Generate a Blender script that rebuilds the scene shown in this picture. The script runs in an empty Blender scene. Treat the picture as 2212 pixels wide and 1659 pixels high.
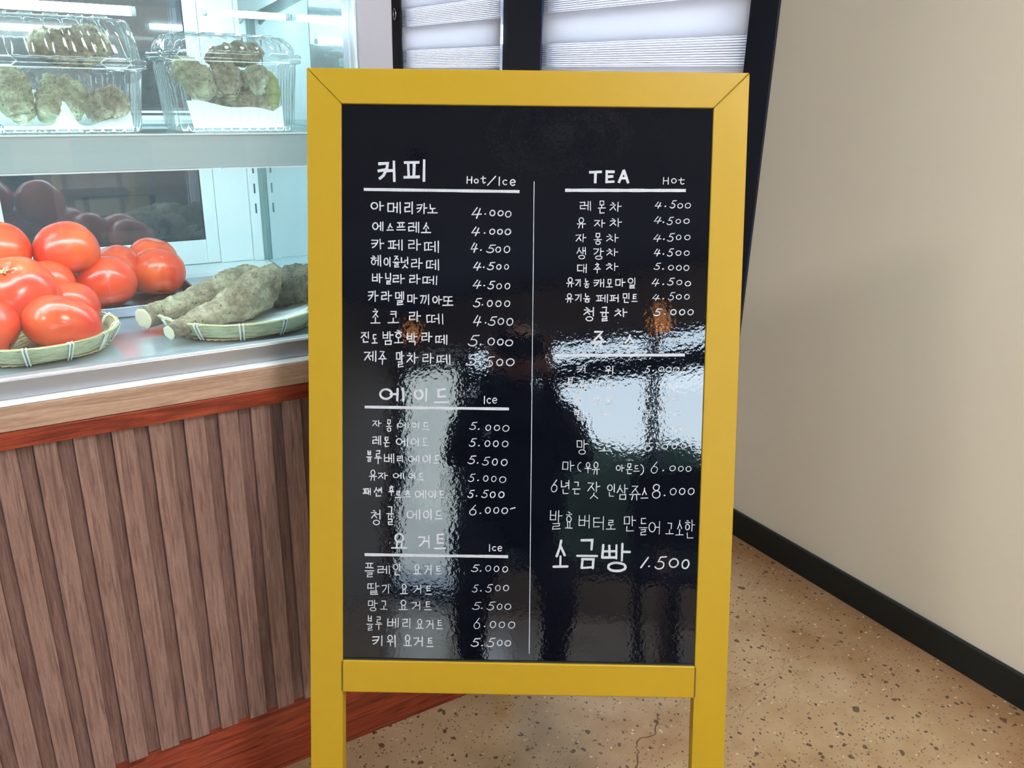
import bpy, bmesh, math, random
from mathutils import Vector, Matrix, noise
random.seed(7)
S = bpy.context.scene
COL = S.collection
PI = math.pi

# ------------------------------------------------------------------ camera
def make_camera():
    cd = bpy.data.cameras.new('camera'); cam = bpy.data.objects.new('camera', cd); COL.objects.link(cam)
    cd.sensor_fit = 'HORIZONTAL'; cd.sensor_width = 36.0
    cd.lens = 1777.0 / 2212.0 * 36.0
    cd.clip_start = 0.02
    pitch, roll, head = math.radians(20.08), math.radians(1.386), math.radians(32.2)
    fwd = Vector((math.sin(head)*math.cos(pitch), math.cos(head)*math.cos(pitch), -math.sin(pitch)))
    right0 = Vector((math.cos(head), -math.sin(head), 0))
    up0 = right0.cross(fwd)
    right = right0*math.cos(roll) + up0*math.sin(roll)
    up = up0*math.cos(roll) - right0*math.sin(roll)
    cam.matrix_world = Matrix(((right.x, up.x, -fwd.x, 0), (right.y, up.y, -fwd.y, 0), (right.z, up.z, -fwd.z, 1.2), (0, 0, 0, 1)))
    S.camera = cam
make_camera()

# ------------------------------------------------------------------ world, exposure
S.view_settings.view_transform = 'Standard'
S.view_settings.look = 'None'
S.view_settings.gamma = 1.0
S.view_settings.use_curve_mapping = False
S.view_settings.exposure = 0.0
W = bpy.data.worlds.new('sky'); S.world = W; W.use_nodes = True
wn = W.node_tree.nodes; wl = W.node_tree.links
wn.clear()
wo = wn.new('ShaderNodeOutputWorld'); wb = wn.new('ShaderNodeBackground')
wt = wn.new('ShaderNodeTexCoord'); ws = wn.new('ShaderNodeSeparateXYZ'); wr = wn.new('ShaderNodeValToRGB')
wl.new(wt.outputs['Generated'], ws.inputs[0]); wl.new(ws.outputs['Z'], wr.inputs[0])
wr.color_ramp.elements[0].position = 0.0; wr.color_ramp.elements[0].color = (0.82, 0.91, 1.0, 1)
wr.color_ramp.elements[1].position = 0.6; wr.color_ramp.elements[1].color = (0.55, 0.75, 1.0, 1)
wl.new(wr.outputs[0], wb.inputs[0]); wb.inputs[1].default_value = 12.5
wl.new(wb.outputs[0], wo.inputs[0])

def area(name, loc, rot, sx, sy, power, color, portal=False):
    ld = bpy.data.lights.new(name, 'AREA'); ld.shape = 'RECTANGLE'; ld.size = sx; ld.size_y = sy
    ld.energy = power; ld.color = color
    if portal: ld.cycles.is_portal = True
    o = bpy.data.objects.new(name, ld); o.location = loc; o.rotation_euler = rot; COL.objects.link(o)
    return o
area('window_portal', (-1.9, -4.02, 1.25), (-PI/2, 0, 0), 4.1, 2.3, 1, (1, 1, 1), True)
area('window_portal', (1.82, 2.6, 1.3), (0, PI/2, 0), 2.2, 2.2, 1, (1, 1, 1), True)

# ------------------------------------------------------------------ materials
def srgb(r, g, b):
    f = lambda c: (c/255/12.92) if c/255 <= 0.04045 else ((c/255+0.055)/1.055)**2.4
    return (f(r), f(g), f(b), 1)
MATS = {}
def new_mat(name):
    m = bpy.data.materials.new(name); m.use_nodes = True
    return m, m.node_tree.nodes, m.node_tree.links, m.node_tree.nodes['Principled BSDF']
def mat(name, col, rough=0.5, metal=0.0, spec=0.5, noise_amt=0.0, nscale=20, bump=0.0, bscale=200, stretch=(1, 1, 1), coat=0.0, emit=None, estr=0.0):
    if name in MATS: return MATS[name]
    m, n, l, b = new_mat(name)
    b.inputs['Base Color'].default_value = col; b.inputs['Roughness'].default_value = rough
    b.inputs['Metallic'].default_value = metal; b.inputs['Specular IOR Level'].default_value = spec
    b.inputs['Coat Weight'].default_value = coat
    if emit: b.inputs['Emission Color'].default_value = emit; b.inputs['Emission Strength'].default_value = estr
    if noise_amt or bump:
        tc = n.new('ShaderNodeTexCoord'); mp = n.new('ShaderNodeMapping'); mp.inputs['Scale'].default_value = stretch
        l.new(tc.outputs['Object'], mp.inputs[0])
    if noise_amt:
        nz = n.new('ShaderNodeTexNoise'); nz.inputs['Scale'].default_value = nscale; nz.inputs['Detail'].default_value = 5
        l.new(mp.outputs[0], nz.inputs['Vector'])
        mx = n.new('ShaderNodeMix'); mx.data_type = 'RGBA'
        d = 1-noise_amt
        mx.inputs['A'].default_value = (col[0]*d, col[1]*d, col[2]*d, 1); mx.inputs['B'].default_value = tuple(min(1, c*(1+noise_amt)) for c in col[:3])+(1,)
        l.new(nz.outputs['Fac'], mx.inputs['Factor']); l.new(mx.outputs['Result'], b.inputs['Base Color'])
    if bump:
        nb = n.new('ShaderNodeTexNoise'); nb.inputs['Scale'].default_value = bscale; nb.inputs['Detail'].default_value = 3
        l.new(mp.outputs[0], nb.inputs['Vector'])
        bp = n.new('ShaderNodeBump'); bp.inputs['Strength'].default_value = bump; bp.inputs['Distance'].default_value = 0.001
        l.new(nb.outputs['Fac'], bp.inputs['Height']); l.new(bp.outputs[0], b.inputs['Normal'])
    MATS[name] = m
    return m
def wood(name, dark, mid, light, stretch, rough=0.45, coat=0.0, streak=9.0, warp=1.5, spec=0.4):
    """streaky grain, stretched along one axis, offset per object"""
    if name in MATS: return MATS[name]
    m, n, l, b = new_mat(name)
    tc = n.new('ShaderNodeTexCoord'); oi = n.new('ShaderNodeObjectInfo')
    add = n.new('ShaderNodeVectorMath'); add.operation = 'ADD'
    sc = n.new('ShaderNodeVectorMath'); sc.operation = 'SCALE'; sc.inputs['Scale'].default_value = 3.0
    l.new(oi.outputs['Location'], sc.inputs[0])
    l.new(tc.outputs['Object'], add.inputs[0]); l.new(sc.outputs[0], add.inputs[1])
    mp = n.new('ShaderNodeMapping'); mp.inputs['Scale'].default_value = stretch; l.new(add.outputs[0], mp.inputs[0])
    n1 = n.new('ShaderNodeTexNoise'); n1.inputs['Scale'].default_value = streak; n1.inputs['Detail'].default_value = 4; n1.inputs['Distortion'].default_value = warp
    n2 = n.new('ShaderNodeTexNoise'); n2.inputs['Scale'].default_value = streak*14; n2.inputs['Detail'].default_value = 3
    l.new(mp.outputs[0], n1.inputs['Vector']); l.new(mp.outputs[0], n2.inputs['Vector'])
    r1 = n.new('ShaderNodeValToRGB'); e = r1.color_ramp.elements
    e[0].position = 0.32; e[0].color = dark; e[1].position = 0.72; e[1].color = light
    k = r1.color_ramp.elements.new(0.5); k.color = mid
    l.new(n1.outputs['Fac'], r1.inputs[0])
    r2 = n.new('ShaderNodeValToRGB'); r2.color_ramp.elements[0].position = 0.36; r2.color_ramp.elements[0].color = (0.66, 0.62, 0.6, 1)
    r2.color_ramp.elements[1].position = 0.56; r2.color_ramp.elements[1].color = (1, 1, 1, 1)
    l.new(n2.outputs['Fac'], r2.inputs[0])
    mx = n.new('ShaderNodeMix'); mx.data_type = 'RGBA'; mx.blend_type = 'MULTIPLY'; mx.inputs['Factor'].default_value = 0.55
    l.new(r1.outputs[0], mx.inputs['A']); l.new(r2.outputs[0], mx.inputs['B']); l.new(mx.outputs['Result'], b.inputs['Base Color'])
    b.inputs['Roughness'].default_value = rough; b.inputs['Coat Weight'].default_value = coat; b.inputs['Coat Roughness'].default_value = 0.15
    b.inputs['Specular IOR Level'].default_value = spec
    bp = n.new('ShaderNodeBump'); bp.inputs['Strength'].default_value = 0.35; bp.inputs['Distance'].default_value = 0.0006
    l.new(n2.outputs['Fac'], bp.inputs['Height']); l.new(bp.outputs[0], b.inputs['Normal'])
    MATS[name] = m
    return m
def thin_glass(name, tint, base=0.04, edge=0.6, rough=0.0, power=5.0, haze=0.0, scratch=0.0):
    """transparent sheet: lets light through, mirrors more at grazing angles"""
    if name in MATS: return MATS[name]
    m = bpy.data.materials.new(name); m.use_nodes = True; n = m.node_tree.nodes; l = m.node_tree.links; n.clear()
    out = n.new('ShaderNodeOutputMaterial'); tr = n.new('ShaderNodeBsdfTransparent'); gl = n.new('ShaderNodeBsdfGlossy')
    tr.inputs[0].default_value = tint; gl.inputs['Roughness'].default_value = rough
    lw = n.new('ShaderNodeLayerWeight'); lw.inputs['Blend'].default_value = 0.5
    pw = n.new('ShaderNodeMath'); pw.operation = 'POWER'; pw.inputs[1].default_value = power
    ml = n.new('ShaderNodeMath'); ml.operation = 'MULTIPLY_ADD'; ml.inputs[1].default_value = edge; ml.inputs[2].default_value = base
    l.new(lw.outputs['Facing'], pw.inputs[0]); l.new(pw.outputs[0], ml.inputs[0])
    mx = n.new('ShaderNodeMixShader'); l.new(ml.outputs[0], mx.inputs[0]); l.new(tr.outputs[0], mx.inputs[1]); l.new(gl.outputs[0], mx.inputs[2])
    last = mx
    if haze:
        df = n.new('ShaderNodeBsdfDiffuse'); df.inputs[0].default_value = (0.85, 0.93, 0.95, 1)
        m2 = n.new('ShaderNodeMixShader'); m2.inputs[0].default_value = haze
        l.new(mx.outputs[0], m2.inputs[1]); l.new(df.outputs[0], m2.inputs[2]); last = m2
    l.new(last.outputs[0], out.inputs[0])
    MATS[name] = m
    return m

M_YELLOW = mat('yellow_powder_coat', srgb(170, 137, 14), rough=0.42, spec=0.4, noise_amt=0.03, nscale=30, bump=0.08, bscale=900)
M_BEIGE = mat('beige_wall_paint', srgb(226, 218, 199), rough=0.75, noise_amt=0.03, nscale=3, bump=0.15, bscale=60)
M_NAVY = mat('dark_frame_paint', srgb(30, 38, 52), rough=0.4, spec=0.35)
M_BASE = mat('black_baseboard', srgb(22, 30, 30), rough=0.42, spec=0.4, noise_amt=0.1, nscale=8)
M_WHITE = mat('white_enamel', (0.80, 0.84, 0.86, 1), rough=0.3, spec=0.5)
M_SLOT = mat('slot_dark', srgb(40, 70, 80), rough=0.6)
M_ALU = mat('brushed_aluminium', (0.46, 0.48, 0.52, 1), rough=0.36, metal=0.75, noise_amt=0.02, nscale=40, stretch=(0.2, 8, 8))
M_COLUMN = mat('white_plastic', srgb(172, 175, 190), rough=0.35, spec=0.4)
M_STEEL = mat('tray_steel', (0.30, 0.33, 0.38, 1), rough=0.25, metal=0.9)
M_FLOORPAN = mat('interior_floor_steel', (0.56, 0.62, 0.70, 1), rough=0.16, metal=0.55, spec=0.6)
M_RAIL = mat('price_rail_plastic', (0.42, 0.51, 0.53, 1), rough=0.25, spec=0.5, noise_amt=0.05, nscale=6, stretch=(0.4, 1, 30))
M_CEIL = mat('ceiling_grey', srgb(122, 128, 142), rough=0.8, noise_amt=0.2, nscale=1.4)
M_WALLDK = mat('room_wall_grey', srgb(175, 163, 150), rough=0.8, noise_amt=0.12, nscale=1.5)
M_PAPER = mat('white_paper', (0.92, 0.95, 0.96, 1), rough=0.8, bump=0.2, bscale=60)
M_INK = mat('white_marker_paint', (0.47, 0.50, 0.56, 1), rough=0.5, noise_amt=0.25, nscale=400)
M_FAINT = mat('thin_marker_paint', (0.50, 0.54, 0.62, 1), rough=0.55, noise_amt=0.22, nscale=500)
M_LED = mat('led_tube_glow', (1, 1, 1, 1), emit=(0.72, 0.95, 1.0, 1), estr=60.0)
M_SLAT = wood('slat_wood', srgb(114, 86, 79), srgb(138, 109, 100), srgb(158, 128, 117), (22, 22, 1.1), rough=0.5)
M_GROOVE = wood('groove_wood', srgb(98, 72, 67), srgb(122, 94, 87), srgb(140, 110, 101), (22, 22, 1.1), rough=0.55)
M_MAHOG = wood('red_mahogany', srgb(98, 36, 24), srgb(140, 58, 36), srgb(168, 78, 48), (1.4, 14, 20), rough=0.38, streak=5, spec=0.4)
M_FASCIA = wood('light_walnut', srgb(158, 128, 110), srgb(178, 148, 128), srgb(196, 168, 148), (1.0, 10, 24), rough=0.3, coat=0.3, streak=6)
M_BAMBOO = wood('bamboo_strip', srgb(150, 155, 118), srgb(188, 192, 152), srgb(210, 208, 172), (6, 6, 40), rough=0.45, streak=5)
M_WEAVE = mat('bamboo_weave', srgb(205, 196, 150), rough=0.6, noise_amt=0.15, nscale=60)
M_TIE = mat('white_binding', (0.75, 0.82, 0.78, 1), rough=0.5)
M_CLOTH = mat('dark_cloth', srgb(24, 27, 38), rough=0.85, noise_amt=0.15, nscale=30)
M_SKIN = mat('skin', srgb(190, 140, 115), rough=0.5)
M_HAIR = mat('black_hair', srgb(18, 16, 16), rough=0.5)
M_PHONE = mat('phone_body', srgb(20, 20, 24), rough=0.2)
M_GLASS = thin_glass('clear_glass', (0.97, 0.99, 0.99, 1), base=0.035, edge=0.5, power=4.0)
M_DISPLAY_GLASS = thin_glass('display_glass', (0.96, 0.99, 0.99, 1), base=0.03, edge=0.4, power=4.0, haze=0.018)
M_PET = thin_glass('clear_pet_plastic', (0.955, 0.975, 0.98, 1), base=0.05, edge=0.75, rough=0.06, power=1.6, haze=0.05)

def panel_mat():
    m, n, l, b = new_mat('glossy_black_board')
    b.inputs['Base Color'].default_value = srgb(9, 12, 21); b.inputs['Roughness'].default_value = 0.025
    b.inputs['IOR'].default_value = 1.5; b.inputs['Specular IOR Level'].default_value = 0.85
    tc = n.new('ShaderNodeTexCoord')
    n1 = n.new('ShaderNodeTexNoise'); n1.inputs['Scale'].default_value = 170; n1.inputs['Detail'].default_value = 2
    n2 = n.new('ShaderNodeTexNoise'); n2.inputs['Scale'].default_value = 7; n2.inputs['Detail'].default_value = 1
    l.new(tc.outputs['Object'], n1.inputs['Vector']); l.new(tc.outputs['Object'], n2.inputs['Vector'])
    b1 = n.new('ShaderNodeBump'); b1.inputs['Strength'].default_value = 0.5; b1.inputs['Distance'].default_value = 0.00012
    b2 = n.new('ShaderNodeBump'); b2.inputs['Strength'].default_value = 0.5; b2.inputs['Distance'].default_value = 0.0010
    l.new(n1.outputs['Fac'], b1.inputs['Height']); l.new(n2.outputs['Fac'], b2.inputs['Height'])
    l.new(b2.outputs[0], b1.inputs['Normal']); l.new(b1.outputs[0], b.inputs['Normal'])
    return m
M_PANEL = panel_mat()

def mirror_mat(name, tint, refl, base):
    m, n, l, b = new_mat(name)
    gl = n.new('ShaderNodeBsdfGlossy'); gl.inputs[0].default_value = tint; gl.inputs['Roughness'].default_value = 0.012
    b.inputs['Base Color'].default_value = base; b.inputs['Roughness'].default_value = 0.1
    mx = n.new('ShaderNodeMixShader'); mx.inputs[0].default_value = refl
    l.new(b.outputs[0], mx.inputs[1]); l.new(gl.outputs[0], mx.inputs[2]); l.new(mx.outputs[0], n['Material Output'].inputs[0])
    return m
M_SIDE = mirror_mat('side_panel_mirror', (0.75, 0.86, 0.88, 1), 0.72, (0.42, 0.52, 0.55, 1))
M_DOORGLASS = mirror_mat('dark_door_glass', (0.75, 0.8, 0.85, 1), 0.20, (0.055, 0.07, 0.085, 1))

def blind_mat(name, density, lines=False):
    m = bpy.data.materials.new(name); m.use_nodes = True; n = m.node_tree.nodes; l = m.node_tree.links; n.clear()
    out = n.new('ShaderNodeOutputMaterial'); df = n.new('ShaderNodeBsdfDiffuse'); tl = n.new('ShaderNodeBsdfTranslucent')
    df.inputs[0].default_value = (0.83, 0.84, 0.88, 1); tl.inputs[0].default_value = (0.95, 0.92, 0.93, 1)
    m1 = n.new('ShaderNodeMixShader'); m1.inputs[0].default_value = density
    l.new(df.outputs[0], m1.inputs[1]); l.new(tl.outputs[0], m1.inputs[2]); l.new(m1.outputs[0], out.inputs[0])
    return m
M_BLIND = blind_mat('blind_fabric', 0.31)
M_THREAD = blind_mat('blind_thread', 0.42)

def terrazzo():
    m, n, l, b = new_mat('polished_terrazzo')
    tc = n.new('ShaderNodeTexCoord')
    big = n.new('ShaderNodeTexNoise'); big.inputs['Scale'].default_value = 2.6; big.inputs['Detail'].default_value = 6; big.inputs['Roughness'].default_value = 0.62
    l.new(tc.outputs['Object'], big.inputs['Vector'])
    r = n.new('ShaderNodeValToRGB'); e = r.color_ramp.elements
    e[0].position = 0.34; e[0].color = srgb(142, 110, 76); e[1].position = 0.68; e[1].color = srgb(188, 165, 134)
    k = e.new(0.5); k.color = srgb(170, 144, 112)
    l.new(big.outputs['Fac'], r.inputs[0])
    # brown stain band along the right wall
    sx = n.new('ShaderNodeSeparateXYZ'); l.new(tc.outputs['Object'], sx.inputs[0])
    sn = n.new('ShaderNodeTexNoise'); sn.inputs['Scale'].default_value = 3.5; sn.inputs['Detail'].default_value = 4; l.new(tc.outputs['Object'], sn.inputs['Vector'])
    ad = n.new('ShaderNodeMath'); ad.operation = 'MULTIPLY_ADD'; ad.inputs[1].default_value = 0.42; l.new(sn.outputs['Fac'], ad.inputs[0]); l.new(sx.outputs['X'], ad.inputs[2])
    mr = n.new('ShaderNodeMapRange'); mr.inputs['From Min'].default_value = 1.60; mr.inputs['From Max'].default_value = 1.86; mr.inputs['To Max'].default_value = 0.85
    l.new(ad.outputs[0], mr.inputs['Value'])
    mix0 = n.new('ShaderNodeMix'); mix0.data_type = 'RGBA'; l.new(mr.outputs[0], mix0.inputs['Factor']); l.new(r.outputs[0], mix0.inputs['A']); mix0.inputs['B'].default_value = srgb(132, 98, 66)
    last = mix0.outputs['Result']
    # chips at three sizes: voronoi cells, a few of them dark
    for scale, thr, size, colr, dist in ((85, 0.80, 0.36, srgb(62, 52, 46), 0.9), (190, 0.74, 0.40, srgb(104, 84, 66), 1.2), (150, 0.93, 0.36, srgb(208, 188, 160), 1.0), (42, 0.93, 0.30, srgb(74, 56, 42), 0.8)):
        wv = n.new('ShaderNodeTexNoise'); wv.inputs['Scale'].default_value = scale*0.9; wv.inputs['Detail'].default_value = 1
        l.new(tc.outputs['Object'], wv.inputs['Vector'])
        sc = n.new('ShaderNodeVectorMath'); sc.operation = 'SCALE'; sc.inputs['Scale'].default_value = dist/scale
        l.new(wv.outputs['Color'], sc.inputs[0])
        av = n.new('ShaderNodeVectorMath'); av.operation = 'ADD'; l.new(tc.outputs['Object'], av.inputs[0]); l.new(sc.outputs[0], av.inputs[1])
        v = n.new('ShaderNodeTexVoronoi'); v.inputs['Scale'].default_value = scale; v.inputs['Randomness'].default_value = 1.0
        l.new(av.outputs[0], v.inputs['Vector'])
        sp = n.new('ShaderNodeSeparateColor'); l.new(v.outputs['Color'], sp.inputs[0])
        g1 = n.new('ShaderNodeMath'); g1.operation = 'GREATER_THAN'; g1.inputs[1].default_value = thr; l.new(sp.outputs[0], g1.inputs[0])
        # radius varies from cell to cell
        rr = n.new('ShaderNodeMath'); rr.operation = 'MULTIPLY_ADD'; rr.inputs[1].default_value = size*0.8; rr.inputs[2].default_value = size*0.35; l.new(sp.outputs[1], rr.inputs[0])
        g2 = n.new('ShaderNodeMath'); g2.operation = 'LESS_THAN'; l.new(v.outputs['Distance'], g2.inputs[0]); l.new(rr.outputs[0], g2.inputs[1])
        mu = n.new('ShaderNodeMath'); mu.operation = 'MULTIPLY'; l.new(g1.outputs[0], mu.inputs[0]); l.new(g2.outputs[0], mu.inputs[1])
        m8 = n.new('ShaderNodeMath'); m8.operation = 'MULTIPLY'; m8.inputs[1].default_value = 0.8; l.new(mu.outputs[0], m8.inputs[0])
        mx = n.new('ShaderNodeMix'); mx.data_type = 'RGBA'; l.new(m8.outputs[0], mx.inputs['Factor']); l.new(last, mx.inputs['A']); mx.inputs['B'].default_value = colr
        last = mx.outputs['Result']
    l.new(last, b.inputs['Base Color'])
    b.inputs['Roughness'].default_value = 0.24; b.inputs['Specular IOR Level'].default_value = 0.45
    nb = n.new('ShaderNodeTexNoise'); nb.inputs['Scale'].default_value = 9; nb.inputs['Detail'].default_value = 3; l.new(tc.outputs['Object'], nb.inputs['Vector'])
    bp = n.new('ShaderNodeBump'); bp.inputs['Strength'].default_value = 0.15; bp.inputs['Distance'].default_value = 0.004; l.new(nb.outputs['Fac'], bp.inputs['Height']); l.new(bp.outputs[0], b.inputs['Normal'])
    return m
M_FLOOR = terrazzo()

def tomato_mat():
    m, n, l, b = new_mat('tomato_skin')
    tc = n.new('ShaderNodeTexCoord'); oi = n.new('ShaderNodeObjectInfo')
    nz = n.new('ShaderNodeTexNoise'); nz.inputs['Scale'].default_value = 14; nz.inputs['Detail'].default_value = 2
    av = n.new('ShaderNodeVectorMath'); l.new(tc.outputs['Object'], av.inputs[0]); l.new(oi.outputs['Location'], av.inputs[1]); l.new(av.outputs[0], nz.inputs['Vector'])
    r = n.new('ShaderNodeValToRGB'); r.color_ramp.elements[0].position = 0.3; r.color_ramp.elements[0].color = srgb(218, 52, 30)
    r.color_ramp.elements[1].position = 0.75; r.color_ramp.elements[1].color = srgb(240, 98, 44)
    l.new(nz.outputs['Fac'], r.inputs[0]); l.new(r.outputs[0], b.inputs['Base Color'])
    b.inputs['Roughness'].default_value = 0.27; b.inputs['Specular IOR Level'].default_value = 0.5
    b.inputs['Coat Weight'].default_value = 0.25; b.inputs['Coat Roughness'].default_value = 0.18
    b.inputs['Subsurface Weight'].default_value = 0.15; b.inputs['Subsurface Radius'].default_value = (1, 0.2, 0.1); b.inputs['Subsurface Scale'].default_value = 0.01
    return m
M_TOMATO = tomato_mat()
M_STEM = mat('stem_scar', srgb(150, 150, 110), rough=0.8, noise_amt=0.3, nscale=200)
def yam_mat(name, c0, c1, c2):
    m, n, l, b = new_mat(name)
    tc = n.new('ShaderNodeTexCoord')
    a = n.new('ShaderNodeTexNoise'); a.inputs['Scale'].default_value = 22; a.inputs['Detail'].default_value = 8; a.inputs['Roughness'].default_value = 0.65
    l.new(tc.outputs['Object'], a.inputs['Vector'])
    r = n.new('ShaderNodeValToRGB'); e = r.color_ramp.elements; e[0].position = 0.33; e[0].color = c0; e[1].position = 0.68; e[1].color = c2
    k = e.new(0.5); k.color = c1; l.new(a.outputs['Fac'], r.inputs[0])
    v = n.new('ShaderNodeTexVoronoi'); v.inputs['Scale'].default_value = 170; l.new(tc.outputs['Object'], v.inputs['Vector'])
    sp = n.new('ShaderNodeSeparateColor'); l.new(v.outputs['Color'], sp.inputs[0])
    g = n.new('ShaderNodeMath'); g.operation = 'GREATER_THAN'; g.inputs[1].default_value = 0.84; l.new(sp.outputs[0], g.inputs[0])
    g2 = n.new('ShaderNodeMath'); g2.operation = 'LESS_THAN'; g2.inputs[1].default_value = 0.24; l.new(v.outputs['Distance'], g2.inputs[0])
    mu = n.new('ShaderNodeMath'); mu.operation = 'MULTIPLY'; l.new(g.outputs[0], mu.inputs[0]); l.new(g2.outputs[0], mu.inputs[1])
    mx = n.new('ShaderNodeMix'); mx.data_type = 'RGBA'; l.new(mu.outputs[0], mx.inputs['Factor']); l.new(r.outputs[0], mx.inputs['A']); mx.inputs['B'].default_value = tuple(c*0.35 for c in c0[:3])+(1,)
    fn = n.new('ShaderNodeTexNoise'); fn.inputs['Scale'].default_value = 120; fn.inputs['Detail'].default_value = 4; l.new(tc.outputs['Object'], fn.inputs['Vector'])
    fr_ = n.new('ShaderNodeValToRGB'); fr_.color_ramp.elements[0].position = 0.36; fr_.color_ramp.elements[0].color = (0.50, 0.47, 0.42, 1); fr_.color_ramp.elements[1].position = 0.6; fr_.color_ramp.elements[1].color = (1.12, 1.12, 1.08, 1)
    l.new(fn.outputs['Fac'], fr_.inputs[0])
    mm = n.new('ShaderNodeMix'); mm.data_type = 'RGBA'; mm.blend_type = 'MULTIPLY'; mm.inputs['Factor'].default_value = 0.6
    l.new(mx.outputs['Result'], mm.inputs['A']); l.new(fr_.outputs[0], mm.inputs['B'])
    l.new(mm.outputs['Result'], b.inputs['Base Color']); b.inputs['Roughness'].default_value = 0.85
    fb = n.new('ShaderNodeTexNoise'); fb.inputs['Scale'].default_value = 160; fb.inputs['Detail'].default_value = 6; l.new(tc.outputs['Object'], fb.inputs['Vector'])
    bp = n.new('ShaderNodeBump'); bp.inputs['Strength'].default_value = 1.0; bp.inputs['Distance'].default_value = 0.007; l.new(fb.outputs['Fac'], bp.inputs['Height']); l.new(bp.outputs[0], b.inputs['Normal'])
    return m
M_YAM = yam_mat('yam_skin', srgb(112, 100, 82), srgb(156, 144, 120), srgb(186, 178, 152))
M_YAMDK = yam_mat('yam_skin_dark', srgb(74, 70, 62), srgb(112, 106, 92), srgb(146, 138, 118))
M_YAMPALE = yam_mat('yam_skin_pale', srgb(120, 116, 92), srgb(164, 162, 132), srgb(202, 202, 172))
M_YAMCUT = mat('yam_cut_face', srgb(218, 218, 190), rough=0.7, noise_amt=0.12, nscale=150)
M_ROOT = mat('root_hair', srgb(190, 180, 150), rough=0.8)

# ------------------------------------------------------------------ object helpers
def wloc(o):
    v = Vector((0, 0, 0))
    while o: v += Vector(o.location); o = o.parent
    return v
def mesh_obj(name, verts, faces, m, parent=None, smooth=False, at=None):
    """verts in world space; the object's origin goes to `at` (or its parent's place)"""
    base = wloc(parent) if parent else Vector((0, 0, 0))
    org = Vector(at) if at is not None else base
    me = bpy.data.meshes.new(name)
    me.from_pydata([tuple(Vector(v)-org) for v in verts], [], faces)
    me.materials.append(m)
    if smooth:
        for p in me.polygons: p.use_smooth = True
    me.update()
    o = bpy.data.objects.new(name, me); COL.objects.link(o)
    o.location = org-base
    if parent: o.parent = parent
    return o
def fix_normals(o):
    bm = bmesh.new(); bm.from_mesh(o.data); bmesh.ops.recalc_face_normals(bm, faces=bm.faces); bm.to_mesh(o.data); bm.free(); return o
def boxgeo(x0, x1, y0, y1, z0, z1, off=0):
    v = [(x0, y0, z0), (x1, y0, z0), (x1, y1, z0), (x0, y1, z0), (x0, y0, z1), (x1, y0, z1), (x1, y1, z1), (x0, y1, z1)]
    f = [(0, 3, 2, 1), (4, 5, 6, 7), (0, 1, 5, 4), (1, 2, 6, 5), (2, 3, 7, 6), (3, 0, 4, 7)]
    return v, [tuple(i+off for i in q) for q in f]
def boxes(name, L, m, parent=None, bevel=0.0, seg=2, at=None):
    V = []; F = []
    for b in L:
        v, f = boxgeo(*b, off=len(V)); V += v; F += f
    if at is None and parent is None: at = ((L[0][0]+L[0][1])/2, (L[0][2]+L[0][3])/2, L[0][4])
    o = mesh_obj(name, V, F, m, parent, at=at)
    if bevel: add_bevel(o, bevel, seg)
    return o
def add_bevel(o, w, seg=2):
    bv = o.modifiers.new('bevel', 'BEVEL'); bv.width = w; bv.segments = seg; bv.limit_method = 'ANGLE'
    for p in o.data.polygons: p.use_smooth = True
    es = o.modifiers.new('ws', 'WEIGHTED_NORMAL'); es.keep_sharp = True
def empty(name, loc, label, cat, group=None):
    o = bpy.data.objects.new(name, None); o.empty_display_size = 0.05; o.location = loc; COL.objects.link(o)
    o['label'] = label; o['category'] = cat
    if group: o['group'] = group
    return o
def tag(o, label, cat, group=None):
    o['label'] = label; o['category'] = cat
    if group: o['group'] = group
    return o
def struct(o): o['kind'] = 'structure'; return o
def tube(name, pts, rad, m, parent=None, seg=10, closed=False, caps=True, at=None):
    P = [Vector(p) for p in pts]; n = len(P); V = []; F = []
    R = rad if isinstance(rad, (list, tuple)) else [rad]*n
    ref = Vector((0, 0, 1))
    for i in range(n):
        if closed: t = (P[(i+1) % n]-P[i-1]).normalized()
        else: t = (P[min(i+1, n-1)]-P[max(i-1, 0)]).normalized()
        if abs(t.dot(ref)) > 0.95: ref = Vector((1, 0, 0))
        a = t.cross(ref).normalized(); b = a.cross(t).normalized(); ref = b
        for k in range(seg):
            an = 2*PI*k/seg; V.append(P[i]+(a*math.cos(an)+b*math.sin(an))*R[i])
    for i in range(n if closed else n-1):
        j = (i+1) % n
        for k in range(seg):
            k2 = (k+1) % seg; F.append((i*seg+k, i*seg+k2, j*seg+k2, j*seg+k))
    if caps and not closed:
        F.append(tuple(range(seg))[::-1]); F.append(tuple((n-1)*seg+k for k in range(seg)))
    o = mesh_obj(name, V, F, m, parent, smooth=True, at=at)
    return fix_normals(o)

# ------------------------------------------------------------------ room shell
XW = 1.659; HC = 2.7
struct(boxes('floor', [(-4.0, XW+0.15, -4.0, 3.9, -0.12, 0.0)], M_FLOOR, at=(0, 0, 0)))
struct(boxes('ceiling', [(-4.15, XW+0.15, -4.15, 4.05, HC, HC+0.12)], M_CEIL))
WY0, WY1, WZ0, WZ1 = 1.483, 3.714, 0.28, 2.36
struct(boxes('wall_right', [(XW, XW+0.15, -4.15, WY0, 0, HC), (XW, XW+0.15, WY1, 4.05, 0, HC), (XW, XW+0.15, WY0, WY1, 0, WZ0), (XW, XW+0.15, WY0, WY1, WZ1, HC)], M_BEIGE))
struct(boxes('wall_back', [(-4.15, XW, 3.9, 4.05, 0, HC)], M_WALLDK))
struct(boxes('wall_left', [(-4.15, -4.0, -4.15, 3.9, 0, HC)], M_WALLDK))
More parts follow.
